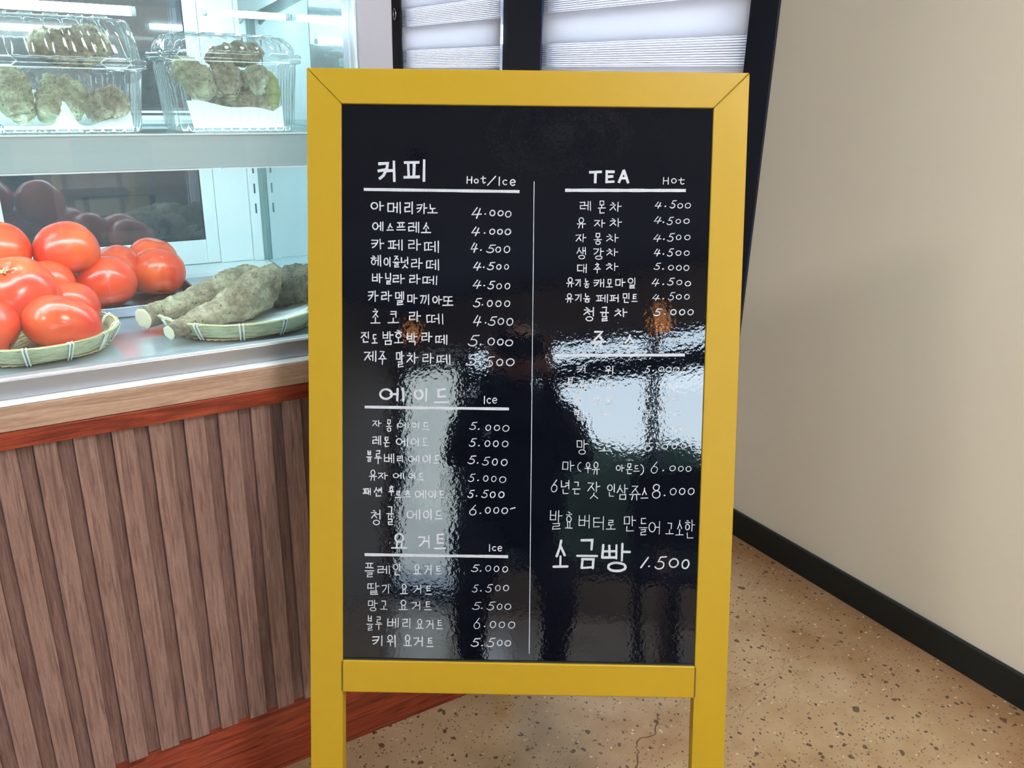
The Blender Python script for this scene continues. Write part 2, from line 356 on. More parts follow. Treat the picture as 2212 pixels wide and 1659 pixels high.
# storefront behind the camera: wall above, below and right of the glazing
RX0, RX1 = -3.95, 0.15
struct(boxes('wall_front', [(RX1, XW, -4.15, -4.0, 0, HC), (-4.0, RX0, -4.15, -4.0, 0, HC), (RX0, RX1, -4.15, -4.0, 2.24, HC), (-3.15, RX1, -4.15, -4.0, 0, 0.32)], M_WALLDK))
# baseboard on the right wall with a slightly uneven top
def baseboard():
    L = [(XW-0.013, XW, -4.0, 3.9, 0, 0.0745)]
    o = boxes('baseboard_right', L, M_BASE, bevel=0.003)
    return struct(o)
baseboard()
struct(boxes('baseboard_front', [(0.15, XW-0.013, -4.0, -3.987, 0, 0.0745)], M_BASE, bevel=0.003))

def crack(pts, w):
    P = [Vector((x, y, 0.0004)) for x, y in pts]
    Q = []
    for i in range(len(P)-1):
        for k in range(7):
            t = k/7; q = P[i].lerp(P[i+1], t); j = 0.0035
            Q.append(q+Vector((noise.noise(q*70)*j*1.6, noise.noise(q*70+Vector((9, 9, 9)))*j*1.6, 0)))
    Q.append(P[-1]); V = []; F = []
    for i, q in enumerate(Q):
        t = (Q[min(i+1, len(Q)-1)]-Q[max(i-1, 0)]).normalized(); s = Vector((-t.y, t.x, 0))
        ww = 1.7*w*(0.5+0.8*abs(noise.noise(q*40)))*(1-0.8*abs(2*i/len(Q)-1)**4)
        V += [q+s*ww, q-s*ww]
    for i in range(len(Q)-1): F.append((2*i, 2*i+1, 2*i+3, 2*i+2))
    return V, F
M_CRACK = mat('floor_crack_line', srgb(92, 64, 40), rough=0.8)
M_CRACK2 = mat('floor_crack_faint', srgb(140, 112, 82), rough=0.7)
fl = bpy.data.objects['floor']
for pts, w, mm in (([(0.80, 0.90), (0.86, 0.935), (0.905, 0.925), (0.935, 0.95), (0.985, 0.945), (1.05, 0.975), (1.15, 0.94), (1.30, 0.93)], 0.0011, M_CRACK2),
                   ([(0.785, 0.84), (0.815, 0.872), (0.86, 0.888), (0.895, 0.935), (0.94, 0.935), (0.985, 0.975)], 0.0013, M_CRACK),
                   ([(0.72, 0.70), (0.76, 0.78), (0.785, 0.84)], 0.0012, M_CRACK),
                   ([(0.50, 0.95), (0.60, 0.93), (0.70, 0.90), (0.785, 0.84)], 0.0007, M_CRACK2),
                   ([(1.08, 0.86), (1.18, 0.90), (1.30, 0.93), (1.42, 1.0)], 0.0007, M_CRACK2)):
    V, F = crack(pts, w)
    o = mesh_obj('crack', V, F, mm, fl)

# ------------------------------------------------------------------ right window
win = struct(boxes('window_1', [
    (XW-0.006, XW+0.12, WY0, WY0+0.091, WZ0, WZ1), (XW-0.006, XW+0.12, WY1-0.088, WY1, WZ0, WZ1),
    (XW-0.006, XW+0.12, WY0+0.091, WY1-0.088, WZ1-0.08, WZ1), (XW-0.006, XW+0.12, WY0+0.091, WY1-0.088, WZ0, WZ0+0.08)], M_NAVY, bevel=0.002))
boxes('mullion', [(XW-0.002, XW+0.12, 2.503, 2.70, WZ0+0.08, WZ1-0.08), (XW+0.012, XW+0.12, 2.70, 2.774, WZ0+0.08, WZ1-0.08)], mat('frame_paint_lifted', srgb(56, 66, 88), rough=0.45, spec=0.4), win, bevel=0.0015)  # lighter copy of the frame colour, offsets the shade on this face
for y0, y1 in ((WY0+0.091, 2.503), (2.774, WY1-0.088)):
    boxes('pane', [(XW+0.075, XW+0.081, y0, y1, WZ0+0.08, WZ1-0.08)], M_GLASS, win)
    boxes('sash', [(XW+0.065, XW+0.10, y0, y0+0.05, WZ0+0.08, WZ1-0.08), (XW+0.065, XW+0.10, y1-0.05, y1, WZ0+0.08, WZ1-0.08)], M_NAVY, win)
# zebra roller blinds: a front and a back layer of opaque bands joined by open thread bands
def zebra(y0, y1, label):
    zt, zb = 2.26, 0.46
    t = empty('roller_blind', (XW+0.014, (y0+y1)/2, zb), label, 'blind', 'zebra roller blinds')
    PERIOD = 0.1665
    tubey = [(XW+0.022, y0+0.002, zt+0.012), (XW+0.022, y1-0.002, zt+0.012)]
    tube('roller', tubey, 0.008, M_BLIND, t, seg=16)
    boxes('bottom_bar', [(XW+0.004, XW+0.028, y0+0.002, y1-0.002, zb-0.02, zb-0.001)], M_WHITE, t, bevel=0.003)
    k = -6
    thr = []
    while True:
        s0 = 1.3250+k*PERIOD; s1 = s0+0.096
        if s0 > zt: break
        if s1 > zb:
            boxes('fabric_band', [(XW+0.0035, XW+0.0045, y0, y1, max(zb, s0), min(zt, s1))], M_BLIND, t)
        b0 = 1.2315+k*PERIOD; b1 = b0+0.1025
        if b1 > zb and b0 < zt:
            boxes('fabric_band', [(XW+0.0215, XW+0.0225, y0+0.001, y1-0.001, max(zb, b0), min(zt, b1))], M_BLIND, t)
        # open bands: threads bridging to the next opaque band, front and back
        for xx, a0, a1 in ((XW+0.004, s0-0.0705, s0), (XW+0.022, b1, b0+PERIOD)):
            nn = 11 if xx < XW+0.01 else 10
            for i in range(nn):
                z = a0+(i+0.5)*(a1-a0)/nn
                if zb < z < zt: thr.append((xx-0.0003, xx+0.0003, y0+0.002, y1-0.002, z-(0.0021 if xx < XW+0.01 else 0.0012), z+(0.0021 if xx < XW+0.01 else 0.0012)))
        k += 1
    o = boxes('thread_band', thr, M_THREAD, t); o['kind'] = 'stuff'
    return t
zebra(1.575, 2.500, 'wide white zebra roller blind right of the dark window post, above the yellow sign')
zebra(2.777, 3.622, 'narrow white zebra roller blind between the display case and the dark window post')
# beaded blind chain hanging at the left edge of the far blind
ch = tube('blind_chain', [(XW-0.012, 3.655+0.018*math.sin(a), 1.46-0.025*math.cos(a)) if False else (XW-0.014, 3.66+0.012*math.sin(a), 1.475-0.022*math.cos(a)) for a in [i*2*PI/20 for i in range(20)]], 0.0035, mat('chrome', (0.8, 0.8, 0.82, 1), rough=0.12, metal=1.0), seg=8, closed=True, at=(XW-0.014, 3.66, 1.45))
tag(ch, 'small chrome ring on the dark frame at the top left of the window', 'hook')

# ------------------------------------------------------------------ counter with vertical slats
CX0, CX1 = -1.10, 0.70
ct = empty('counter', (-0.2, 1.35, 0.0), 'wood counter under the glass display case with ribbed front', 'counter')
boxes('plinth', [(CX0, CX1, 1.217, 1.75, 0.0, 0.1485)], M_MAHOG, ct, bevel=0.0015)
boxes('backing_panel', [(CX0, CX1, 1.217, 1.80, 0.1487, 0.7255)], M_GROOVE, ct)
boxes('top_rail', [(CX0, CX1, 1.197, 1.30, 0.7257, 0.7500)], M_MAHOG, ct, bevel=0.001)
boxes('fascia', [(CX0, CX1, 1.1985, 1.30, 0.7502, 0.7850)], M_FASCIA, ct, bevel=0.0015)
first = None; i = 0
x = 0.3334
while x > CX0+0.05: x -= 0.0488
while x < CX1-0.03:
    if first is None:
        first = boxes('slat', [(x, x+0.0290, 1.2035, 1.2171, 0.1475+0.0, 0.7256)], M_SLAT, ct, bevel=0.001, at=(x, 1.2035, 0.15))
        fx = x
    else:
        c = first.copy(); COL.objects.link(c); c.parent = ct; c.location = first.location+Vector((x-fx, 0, 0))
    x += 0.0488
# lower groove strips between the slats
first = None
x = 0.3334+0.0290
while x > CX0+0.05: x -= 0.0488
while x < CX1-0.05:
    if first is None:
        first = boxes('groove_strip', [(x+0.0004, x+0.0194, 1.2115, 1.2170, 0.1480, 0.7254)], M_GROOVE, ct, at=(x, 1.2115, 0.15)); fx = x
    else:
        c = first.copy(); COL.objects.link(c); c.parent = ct; c.location = first.location+Vector((x-fx, 0, 0))
    x += 0.0488
boxes('end_panel', [(CX1, CX1+0.012, 1.2035, 1.80, 0.0, 0.7500)], M_GROOVE, ct)

# ------------------------------------------------------------------ refrigerated display case
FX0, FX1 = -1.05, 0.5435
FZ = 0.80; FT = 1.82; FYR = 1.88
fr = empty('display_case', (-0.25, 1.5, 0.785), 'white refrigerated glass display case lit by cool light, standing on the counter', 'display case')
boxes('base_ledge', [(FX0, FX1, 1.200, 1.24, 0.7852, 0.7885)], mat('bright_ledge', (0.9, 0.93, 0.96, 1), rough=0.18, spec=0.6), fr, bevel=0.0008)
boxes('front_rail', [(FX0, FX1-0.054, 1.217, 1.246, 0.7887, 0.8150)], M_ALU, fr, bevel=0.0012)
boxes('rail_lip', [(FX0, FX1-0.054, 1.2185, 1.2215, 0.8150, 0.8178)], M_WHITE, fr)
x = -0.94
first = None
while x < 0.46:
    if first is None:
        first = boxes('rail_clip', [(x-0.0065, x+0.0065, 1.2212, 1.2248, 0.8152, 0.8172)], M_WHITE, fr, at=(x, 1.222, 0.8152)); fx = x
    else:
        c = first.copy(); COL.objects.link(c); c.parent = fr; c.location = first.location+Vector((x-fx, 0, 0))
    x += 0.0687
boxes('front_glass', [(FX0+0.03, 0.486, 1.2255, 1.2305, 0.8152, FT-0.02)], M_DISPLAY_GLASS, fr)
boxes('glass_edge_trim', [(0.4865, 0.4895, 1.2245, 1.2330, 0.8152, FT-0.02)], M_WHITE, fr)
boxes('glass_edge_trim', [(0.4800, 0.4812, 1.2315, 1.2335, 0.8152, FT-0.02)], M_WHITE, fr)
boxes('corner_post', [(0.4898, FX1, 1.217, 1.285, 0.7887, FT)], M_COLUMN, fr, bevel=0.004, seg=3)
boxes('side_panel', [(0.515, 0.5400, 1.2855, FYR, 0.7887, FT)], M_COLUMN, fr)
boxes('side_liner', [(0.5128, 0.5148, 1.2900, FYR-0.002, 0.8102, FT-0.02)], M_SIDE, fr)
boxes('left_side_panel', [(FX0, FX0+0.028, 1.217, FYR, 0.7887, FT)], M_WHITE, fr)
boxes('interior_floor', [(FX0+0.028, 0.5148, 1.2465, 1.80, 0.7887, FZ)], M_FLOORPAN, fr)
boxes('side_sill', [(0.495, 0.5126, 1.29, 1.80, FZ+0.0002, FZ+0.009)], M_WHITE, fr, bevel=0.002)
boxes('rear_sill', [(FX0+0.028, 0.5126, 1.80, FYR+0.02, 0.7887, 0.8100)], M_WHITE, fr, bevel=0.002)
boxes('top_housing', [(FX0, FX1, 1.217, FYR+0.03, FT, FT+0.13)], M_WHITE, fr, bevel=0.006)
# rear: sliding doors with dark glass, fixed panel and slotted post
boxes('rear_panel', [(0.4110, 0.4820, FYR-0.004, FYR+0.015, 0.8105, FT)], M_WHITE, fr, bevel=0.001)
post = boxes('slotted_post', [(0.4825, 0.5035, FYR-0.014, FYR+0.015, 0.8102, FT)], M_WHITE, fr, bevel=0.001)
z = 0.916
V = []; 
while z < FT-0.04:
    sl = boxes('slot', [(0.4918, 0.4953, FYR-0.0146, FYR-0.0135, z, z+0.021)], M_SLOT, post); add_bevel(sl, 0.0015, 3)
    z += 0.0431
boxes('rear_gap_strip', [(0.5040, 0.5128, FYR-0.01, FYR+0.01, 0.8102, FT)], mat('gap_grey', srgb(120, 150, 150), rough=0.5), fr)  # grey strip filling the gap between the post and the side liner
def door(x0, x1, y):
    d = boxes('sliding_door', [(x0, x0+0.027, y, y+0.018, 0.8115, FT-0.01), (x1-0.027, x1, y, y+0.018, 0.8115, FT-0.01),
                               (x0+0.027, x1-0.027, y, y+0.018, 0.8115, 0.8635), (x0+0.027, x1-0.027, y, y+0.018, FT-0.05, FT-0.01)], M_WHITE, fr, bevel=0.001)
    boxes('door_glass', [(x0+0.027, x1-0.027, y+0.004, y+0.010, 0.8635, FT-0.05)], M_DOORGLASS, d)
    boxes('glazing_bead', [(x0+0.027, x1-0.027, y+0.0005, y+0.004, 0.8635, 0.8665), (x1-0.0285, x1-0.027, y+0.0005, y+0.004, 0.8665, FT-0.05)], mat('black_rubber', srgb(22, 28, 32), rough=0.5), d)
door(-0.015, 0.4105, FYR); door(-0.44, -0.0155, FYR+0.004); door(-0.865, -0.4405, FYR)
boxes('rear_back_sheet', [(FX0, 0.54, FYR+0.025, FYR+0.032, 0.7887, FT)], mat('rear_dark', srgb(30, 36, 40), rough=0.4), fr)
# shelves
sh = boxes('glass_shelf', [(FX0+0.03, 0.508, 1.366, 1.795, 1.1115, 1.1172)], thin_glass('shelf_glass', (0.86, 0.95, 0.94, 1), base=0.10, edge=0.6, power=3.0, haze=0.05), fr)
boxes('price_rail', [(FX0+0.03, 0.500, 1.3575, 1.3655, 1.0665, 1.1175)], M_RAIL, fr, bevel=0.001)
boxes('price_rail_lip', [(FX0+0.03, 0.300, 1.3560, 1.3600, 1.0640, 1.0662), (0.312, 0.500, 1.3560, 1.3600, 1.0640, 1.0662), (FX0+0.03, 0.500, 1.3560, 1.3574, 1.1155, 1.1178)], M_WHITE, fr)
boxes('shelf_rear_rail', [(FX0+0.03, 0.508, 1.796, 1.802, 1.1100, 1.1250), (FX0+0.03, 0.508, 1.796, 1.802, 1.1300, 1.1340)], M_WHITE, fr)
boxes('glass_shelf', [(FX0+0.03, 0.508, 1.366, 1.62, 1.3600, 1.3655)], MATS['shelf_glass'], fr)
def bracket(x, z, y1):
    V = [(x, FYR-0.014, z+0.045), (x, FYR-0.014, z-0.012), (x, FYR-0.06, z-0.002), (x, y1, z+0.030), (x, y1, z+0.045)]
    V2 = [(a+0.003, b, c) for a, b, c in V]; n = len(V)
    F = [tuple(range(n)), tuple(range(2*n-1, n-1, -1))]+[(i, i+n, (i+1) % n+n, (i+1) % n) for i in range(n)]
    return fix_normals(mesh_obj('shelf_bracket', V+V2, F, mat('bracket_grey', srgb(150, 165, 168), rough=0.45), fr))
bracket(0.490, 1.314, 1.45); bracket(0.490, 1.066, 1.40)
# LED tubes
def led(x0, x1, y, z, r, label):
    t = empty('led_tube', ((x0+x1)/2, y, z), label, 'light', 'cool white tubes inside the display case')
    tube('tube', [(x0+0.006, y, z), (x1-0.006, y, z)], r, M_LED, t, seg=14)
    for a, b in ((x0, x0+0.007), (x1-0.007, x1)): tube('end_cap', [(a, y, z), (b, y, z)], r*1.05, M_WHITE, t, seg=14)
    return t
led(-0.95, 0.236, 1.50, 1.2915, 0.0068, 'long cool white light tube above the left clear boxes')
led(0.36, 0.510, 1.60, 1.303, 0.0055, 'short cool white light tube beside the mirrored side wall of the case')
led(-0.95, 0.49, 1.385, 1.088, 0.0055, 'cool white light tube hidden under the front edge of the middle shelf')
led(-0.95, 0.48, 1.275, 1.77, 0.010, 'added unseen cool white light tube under the top housing of the case')  # added tube out of view, brightens the case interior

# ------------------------------------------------------------------ yellow A-board
SU = Vector((0.84349357, -0.53701776, 0.01142495)); SV = -Vector((0.13221882, 0.22819762, 0.96459527))
SN = SU.cross(-SV).normalized()
if SN.y > 0: SN = -SN
ST = Vector((0.39100768, 1.16340431, 1.21369254))
def sp(u, v, n=0.0): return ST+SU*u+SV*v+SN*n
board = empty('menu_board', (0.67, 0.66, 0.0), 'yellow framed black menu board with white handwritten drinks and prices, standing in front', 'sign')
def prism(name, poly, n0, n1, m, parent, bevel=0.0, seg=2):
    k = len(poly)
    V = [sp(u, v, n0) for u, v in poly]+[sp(u, v, n1) for u, v in poly]
    F = [tuple(range(k)), tuple(range(2*k-1, k-1, -1))]+[(i, (i+1) % k, (i+1) % k+k, i+k) for i in range(k)]
    o = fix_normals(mesh_obj(name, V, F, m, parent))
    if bevel: add_bevel(o, bevel, seg)
    return o
FW, FT0, RT, RB = 0.0472, 0.0472, 0.8289, 0.8764
def vfloor(u): return (ST.z+SU.z*u)/(-SV.z)
g = 0.0002
vl, vli, vri, vr = vfloor(0), vfloor(FW), vfloor(0.6-FW), vfloor(0.6)
TH = 0.022
prism('left_stile', [(0, g), (FW-g, FW+g), (FW-g, vli), (0, vl)], -TH, 0, M_YELLOW, board, 0.0012)
prism('right_stile', [(0.6-FW+g, FW+g), (0.6, g), (0.6, vr), (0.6-FW+g, vri)], -TH, 0, M_YELLOW, board, 0.0012)
prism('top_rail', [(g, 0), (0.6-g, 0), (0.6-FW, FW-g), (FW, FW-g)], -TH, 0, M_YELLOW, board, 0.0012)
prism('bottom_rail', [(FW-0.0006, RT), (0.6-FW+0.0006, RT), (0.6-FW+0.0006, RB), (FW-0.0006, RB)], -TH+0.002, 0.0012, M_YELLOW, board, 0.0022, 3)
prism('joint_seam', [(FW-0.0022, RT+0.0015), (FW-0.0006, RT+0.0015), (FW-0.0006, RB-0.0015), (FW-0.0022, RB-0.0015)], -0.002, 0.0002, mat('dark_seam', srgb(96, 66, 10), rough=0.6), board)  # thin dark strip drawn for the gap line where rail meets stile
prism('joint_seam', [(0.6-FW+0.0006, RT+0.0015), (0.6-FW+0.0022, RT+0.0015), (0.6-FW+0.0022, RB-0.0015), (0.6-FW+0.0006, RB-0.0015)], -0.002, 0.0002, MATS['dark_seam'], board)
panel = prism('panel', [(FW-0.003, FW-0.003), (0.6-FW+0.003, FW-0.003), (0.6-FW+0.003, RT+0.0005), (FW-0.003, RT+0.0005)], -0.009, -0.0035, M_PANEL, board)
prism('panel_gap', [(FW, RT-0.0022), (0.6-FW, RT-0.0022), (0.6-FW, RT-0.0002), (FW, RT-0.0002)], -0.0034, -0.0018, mat('black_rubber', srgb(22, 28, 32), rough=0.5), board)
# folding prop leg behind the panel
def beam(name, a, b, w, t, m, parent):
    a = Vector(a); b = Vector(b); d = (b-a).normalized(); s = SU; k = d.cross(s).normalized()
    V = [p+s*i*w/2+k*j*t/2 for p in (a, b) for i, j in ((-1, -1), (1, -1), (1, 1), (-1, 1))]
    F = [(0, 1, 2, 3), (7, 6, 5, 4), (0, 4, 5, 1), (1, 5, 6, 2), (2, 6, 7, 3), (3, 7, 4, 0)]
    o = fix_normals(mesh_obj(name, V, F, m, parent)); add_bevel(o, 0.0012); return o
pa = sp(0.30, 0.34, -0.034)
beam('prop_leg', pa, (0.742, 1.19, 0.003), 0.045, 0.016, M_YELLOW, board)
prism('prop_mount', [(0.26, 0.31), (0.34, 0.31), (0.34, 0.38), (0.26, 0.38)], -0.026, -0.0092, M_YELLOW, board)

# handwriting: strokes of each letter part in a unit box, y down
def O(cx=.5, cy=.5, rx=.46, ry=.46, n=16): return [(cx+rx*math.cos(2*PI*i/n-1.9), cy+ry*math.sin(2*PI*i/n-1.9)) for i in range(n+1)]
def arc(cx, cy, rx, ry, a0, a1, n=9): return [(cx+rx*math.cos(math.radians(a0+(a1-a0)*i/n)), cy+ry*math.sin(math.radians(a0+(a1-a0)*i/n))) for i in range(n+1)]
G0 = [[(.05, .1), (.92, .06), (.8, .45), (.5, .8), (.15, 1)]]      # before a standing vowel
G1 = [[(.05, .1), (.92, .08), (.86, .95)]]                        # above a lying vowel
CONS = {
 'ㄱ': G0, 'ㄴ': [[(.1, 0), (.12, .88), (.95, .82)]], 'ㄷ': [[(.92, .08), (.1, .12)], [(.1, .12), (.1, .92), (.98, .86)]],
 'ㄹ': [[(.08, .08), (.88, .05), (.86, .46), (.1, .5), (.1, .95), (.98, .9)]],
 'ㅁ': [[(.1, .06), (.1, .95)], [(.1, .08), (.9, .06), (.9, .95)], [(.1, .93), (.9, .93)]],
 'ㅂ': [[(.1, 0), (.1, .95)], [(.9, 0), (.9, .95)], [(.1, .45), (.9, .43)], [(.1, .93), (.9, .91)]],
 'ㅅ': [[(.52, 0), (.4, .45), (.03, 1)], [(.48, .35), (.97, .95)]],
 'ㅇ': [O()],
 'ㅈ': [[(.05, .08), (.92, .05), (.55, .45), (.03, 1)], [(.55, .45), (.97, .95)]],
 'ㅊ': [[(.38, 0), (.64, .1)], [(.05, .3), (.92, .27), (.55, .58), (.03, 1)], [(.55, .58), (.97, .96)]],
 'ㅋ': [[(.05, .1), (.92, .06), (.8, .45), (.5, .8), (.12, 1)], [(.0, .52), (.78, .44)]],
 'ㅌ': [[(.1, .08), (.95, .05)], [(.1, .48), (.9, .46)], [(.1, .08), (.1, .93), (.97, .9)]],
 'ㅍ': [[(.03, .1), (.97, .06)], [(.3, .12), (.33, .9)], [(.7, .1), (.66, .9)], [(.0, .93), (1, .9)]],
 'ㅎ': [[(.35, 0), (.65, .07)], [(.05, .27), (.95, .23)], O(.5, .7, .36, .3)],
}
def scl(st, x0, x1, y0=0., y1=1.): return [[(x0+(x1-x0)*x, y0+(y1-y0)*y) for x, y in s] for s in st]
for d, s in (('ㄲ', 'ㄱ'), ('ㄸ', 'ㄷ'), ('ㅃ', 'ㅂ'), ('ㅆ', 'ㅅ')): CONS[d] = scl(CONS[s], 0, .47)+scl(CONS[s], .53, 1)
CONS['ㅃ'] = [[(.04, 0), (.04, .95)], [(.5, .05), (.5, .9)], [(.95, 0), (.95, .95)], [(.04, .48), (.95, .45)], [(.04, .93), (.95, .91)]]
L_LEAD = 'ㄱㄲㄴㄷㄸㄹㅁㅂㅃㅅㅆㅇㅈㅉㅊㅋㅌㅍㅎ'
L_VOW = 'ㅏㅐㅑㅒㅓㅔㅕㅖㅗㅘㅙㅚㅛㅜㅝㅞㅟㅠㅡㅢㅣ'
L_TAIL = ' ㄱㄲㄳㄴㄵㄶㄷㄹㄺㄻㄼㄽㄾㄿㅀㅁㅂㅄㅅㅆㅇㅈㅊㅋㅌㅍㅎ'
VERT = {'ㅏ': [[(.3, 0), (.32, 1)], [(.32, .47), (1, .44)]], 'ㅐ': [[(.2, .03), (.22, .95)], [(.8, 0), (.82, 1)], [(.22, .5), (.8, .48)]],
        'ㅓ': [[(.8, 0), (.82, 1)], [(.0, .47), (.8, .45)]], 'ㅔ': [[(.5, .03), (.5, .93)], [(.9, 0), (.92, 1)], [(.0, .48), (.5, .46)]],
        'ㅕ': [[(.8, 0), (.82, 1)], [(.1, .33), (.8, .31)], [(.1, .6), (.8, .58)]], 'ㅣ': [[(.6, 0), (.62, 1)]]}
HORZ = {'ㅗ': [[(.5, 0), (.5, .85)], [(.0, .9), (1, .86)]], 'ㅛ': [[(.33, 0), (.35, .85)], [(.67, 0), (.65, .85)], [(.0, .9), (1, .86)]],
        'ㅜ': [[(.0, .12), (1, .08)], [(.52, .1), (.52, 1)]], 'ㅠ': [[(.0, .12), (1, .08)], [(.35, .1), (.22, 1)], [(.66, .1), (.7, 1)]], 'ㅡ': [[(.0, .86), (1, .82)]]}
def hangul(ch):
    c = ord(ch)-0xAC00; a = L_LEAD[c//588]; b = L_VOW[(c % 588)//28]; t = L_TAIL[c % 28]
    ys = 0.60 if t != ' ' else 1.0
    out = []
    if b in VERT:
        w = 0.52 if b in 'ㅐㅔ' else 0.58
        if b == 'ㅣ': w = 0.66
        if b == 'ㅏ': w = 0.54
        out += scl(CONS[a], 0, w, 0.06*ys, 0.88*ys)
        out += scl(VERT[b], w+0.04 if b in 'ㅏㅐㅣ' else w-0.06, 1, 0, ys)
    elif b in HORZ:
        top = {'ㅡ': .64, 'ㅗ': .56, 'ㅛ': .58, 'ㅜ': .52, 'ㅠ': .54}[b]
        if t != ' ': top = {'ㅡ': .62, 'ㅗ': .58, 'ㅛ': .58, 'ㅜ': .56, 'ㅠ': .56}[b]
        src = {'ㄱ': G1, 'ㅋ': G1+[[(.08, .5), (.88, .46)]]}.get(a, CONS[a])
        m0 = .2 if a not in 'ㅍㅎㄸ' else .08
        out += scl(src, m0, 1-m0, 0, top*ys)
        out += scl(HORZ[b], 0, 1, top*ys+0.03, ys)
    elif b == 'ㅟ':
        out += scl(CONS[a], .05, .6, 0, .48*ys)+scl(HORZ['ㅜ'], 0, .68, .55*ys, ys*.95)+scl(VERT['ㅣ'], .72, 1, 0, ys)
    if t != ' ':
        out += scl(G1 if t == 'ㄱ' else CONS[t], .2, .88, ys+.07, 1)
    return out
LATIN = {
 '0': [O(.5, .5, .46, .48)], '1': [[(.95, 0), (.05, 1)]],
 '4': [[(.55, .0), (.05, .68), (.98, .62)], [(.86, .12), (.5, 1)]],
 '5': [[(.98, .02), (.45, .06), (.28, .42)]+arc(.42, .68, .42, .30, -70, 150, 10)],
 '6': [[(.75, 0), (.3, .4)]+arc(.5, .70, .44, .29, 190, 560, 16)],
 '8': [[(.85, .15)]+arc(.5, .24, .36, .22, -30, -250, 10)+arc(.5, .73, .44, .27, -90, 180, 12)+[(.12, .6), (.75, .38), (.85, .15)]],
 'H': [[(.1, 0), (.08, 1)], [(.9, 0), (.88, 1)], [(.1, .5), (.9, .46)]],
 'o': [O()], 't': [[(.45, 0), (.42, .8), (.6, 1), (.95, .9)], [(.0, .32), (1, .28)]], '/': [[(1, 0), (0, 1)]],
 'I': [[(.5, 0), (.45, 1)]], 'c': [arc(.55, .5, .48, .46, -50, -310, 12)],
 'e': [[(.15, .55), (.9, .42)]+arc(.52, .5, .42, .46, -20, -320, 14)],
 'T': [[(0, .1), (1, .06)], [(.52, .1), (.5, 1)]], 'E': [[(.1, 0), (.1, 1)], [(.1, .08), (1, .06)], [(.1, .5), (.85, .48)], [(.1, .95), (1, .93)]],
 'A': [[(.5, 0), (.05, 1)], [(.5, 0), (.97, 1)], [(.22, .66), (.8, .62)]],
 '(': [arc(1.0, .5, .9, .52, -110, -250, 9)], ')': [arc(0, .5, .9, .52, -70, 70, 9)],
}
def ribbon(pts, w, flat, V, F, zz, rng):
    P = [Vector((a, b)) for a, b in pts]
    Q = [P[0]]
    for a, b in zip(P, P[1:]):
        if (b-a).length > 1e-6: Q.append(b)
    if len(Q) < 2: return
    closed = (Q[0]-Q[-1]).length < 1e-6 and len(Q) > 4
    d0 = (Q[1]-Q[0]).normalized(); d1 = (Q[-1]-Q[-2]).normalized()
    h = w/2
    base = len(V); n = len(Q)
    for i, q in enumerate(Q):
        if closed and (i == 0 or i == n-1): t1 = (Q[1]-Q[0]).normalized(); t0 = (Q[-1]-Q[-2]).normalized()
        else:
            t0 = (Q[i]-Q[i-1]).normalized() if i else (Q[1]-Q[0]).normalized()
            t1 = (Q[i+1]-Q[i]).normalized() if i < n-1 else t0
        t = t0+t1
        t = t.normalized() if t.length > 1e-3 else t1
        s = Vector((-t.y, t.x)); k = min(1.5, 1/max(0.3, Vector((-t1.y, t1.x)).dot(s)))
        ww = h*k*(1+rng.uniform(-.10, .10))
        V.append((q+s*ww, zz)); V.append((q-s*ww, zz))
    for i in range(n-1): F.append((base+2*i, base+2*i+1, base+2*i+3, base+2*i+2))
    if not closed and not flat:     # round ends
        for q, d in ((Q[0], -d0), (Q[-1], d1)):
            s = Vector((-d.y, d.x)); b0 = len(V)
            V.append((q, zz))
            for k in range(7):
                an = PI*k/6; V.append((q+s*math.cos(an)*h+d*math.sin(an)*h, zz))
            for k in range(6): F.append((b0, b0+1+k, b0+2+k))
    elif not closed:
        for q, d in ((Q[0], -d0), (Q[-1], d1)):
            s = Vector((-d.y, d.x)); b0 = len(V)
            V += [(q+s*h, zz), (q-s*h, zz), (q-s*h+d*h*.5, zz), (q+s*h+d*h*.5, zz)]; F.append((b0, b0+1, b0+2, b0+3))
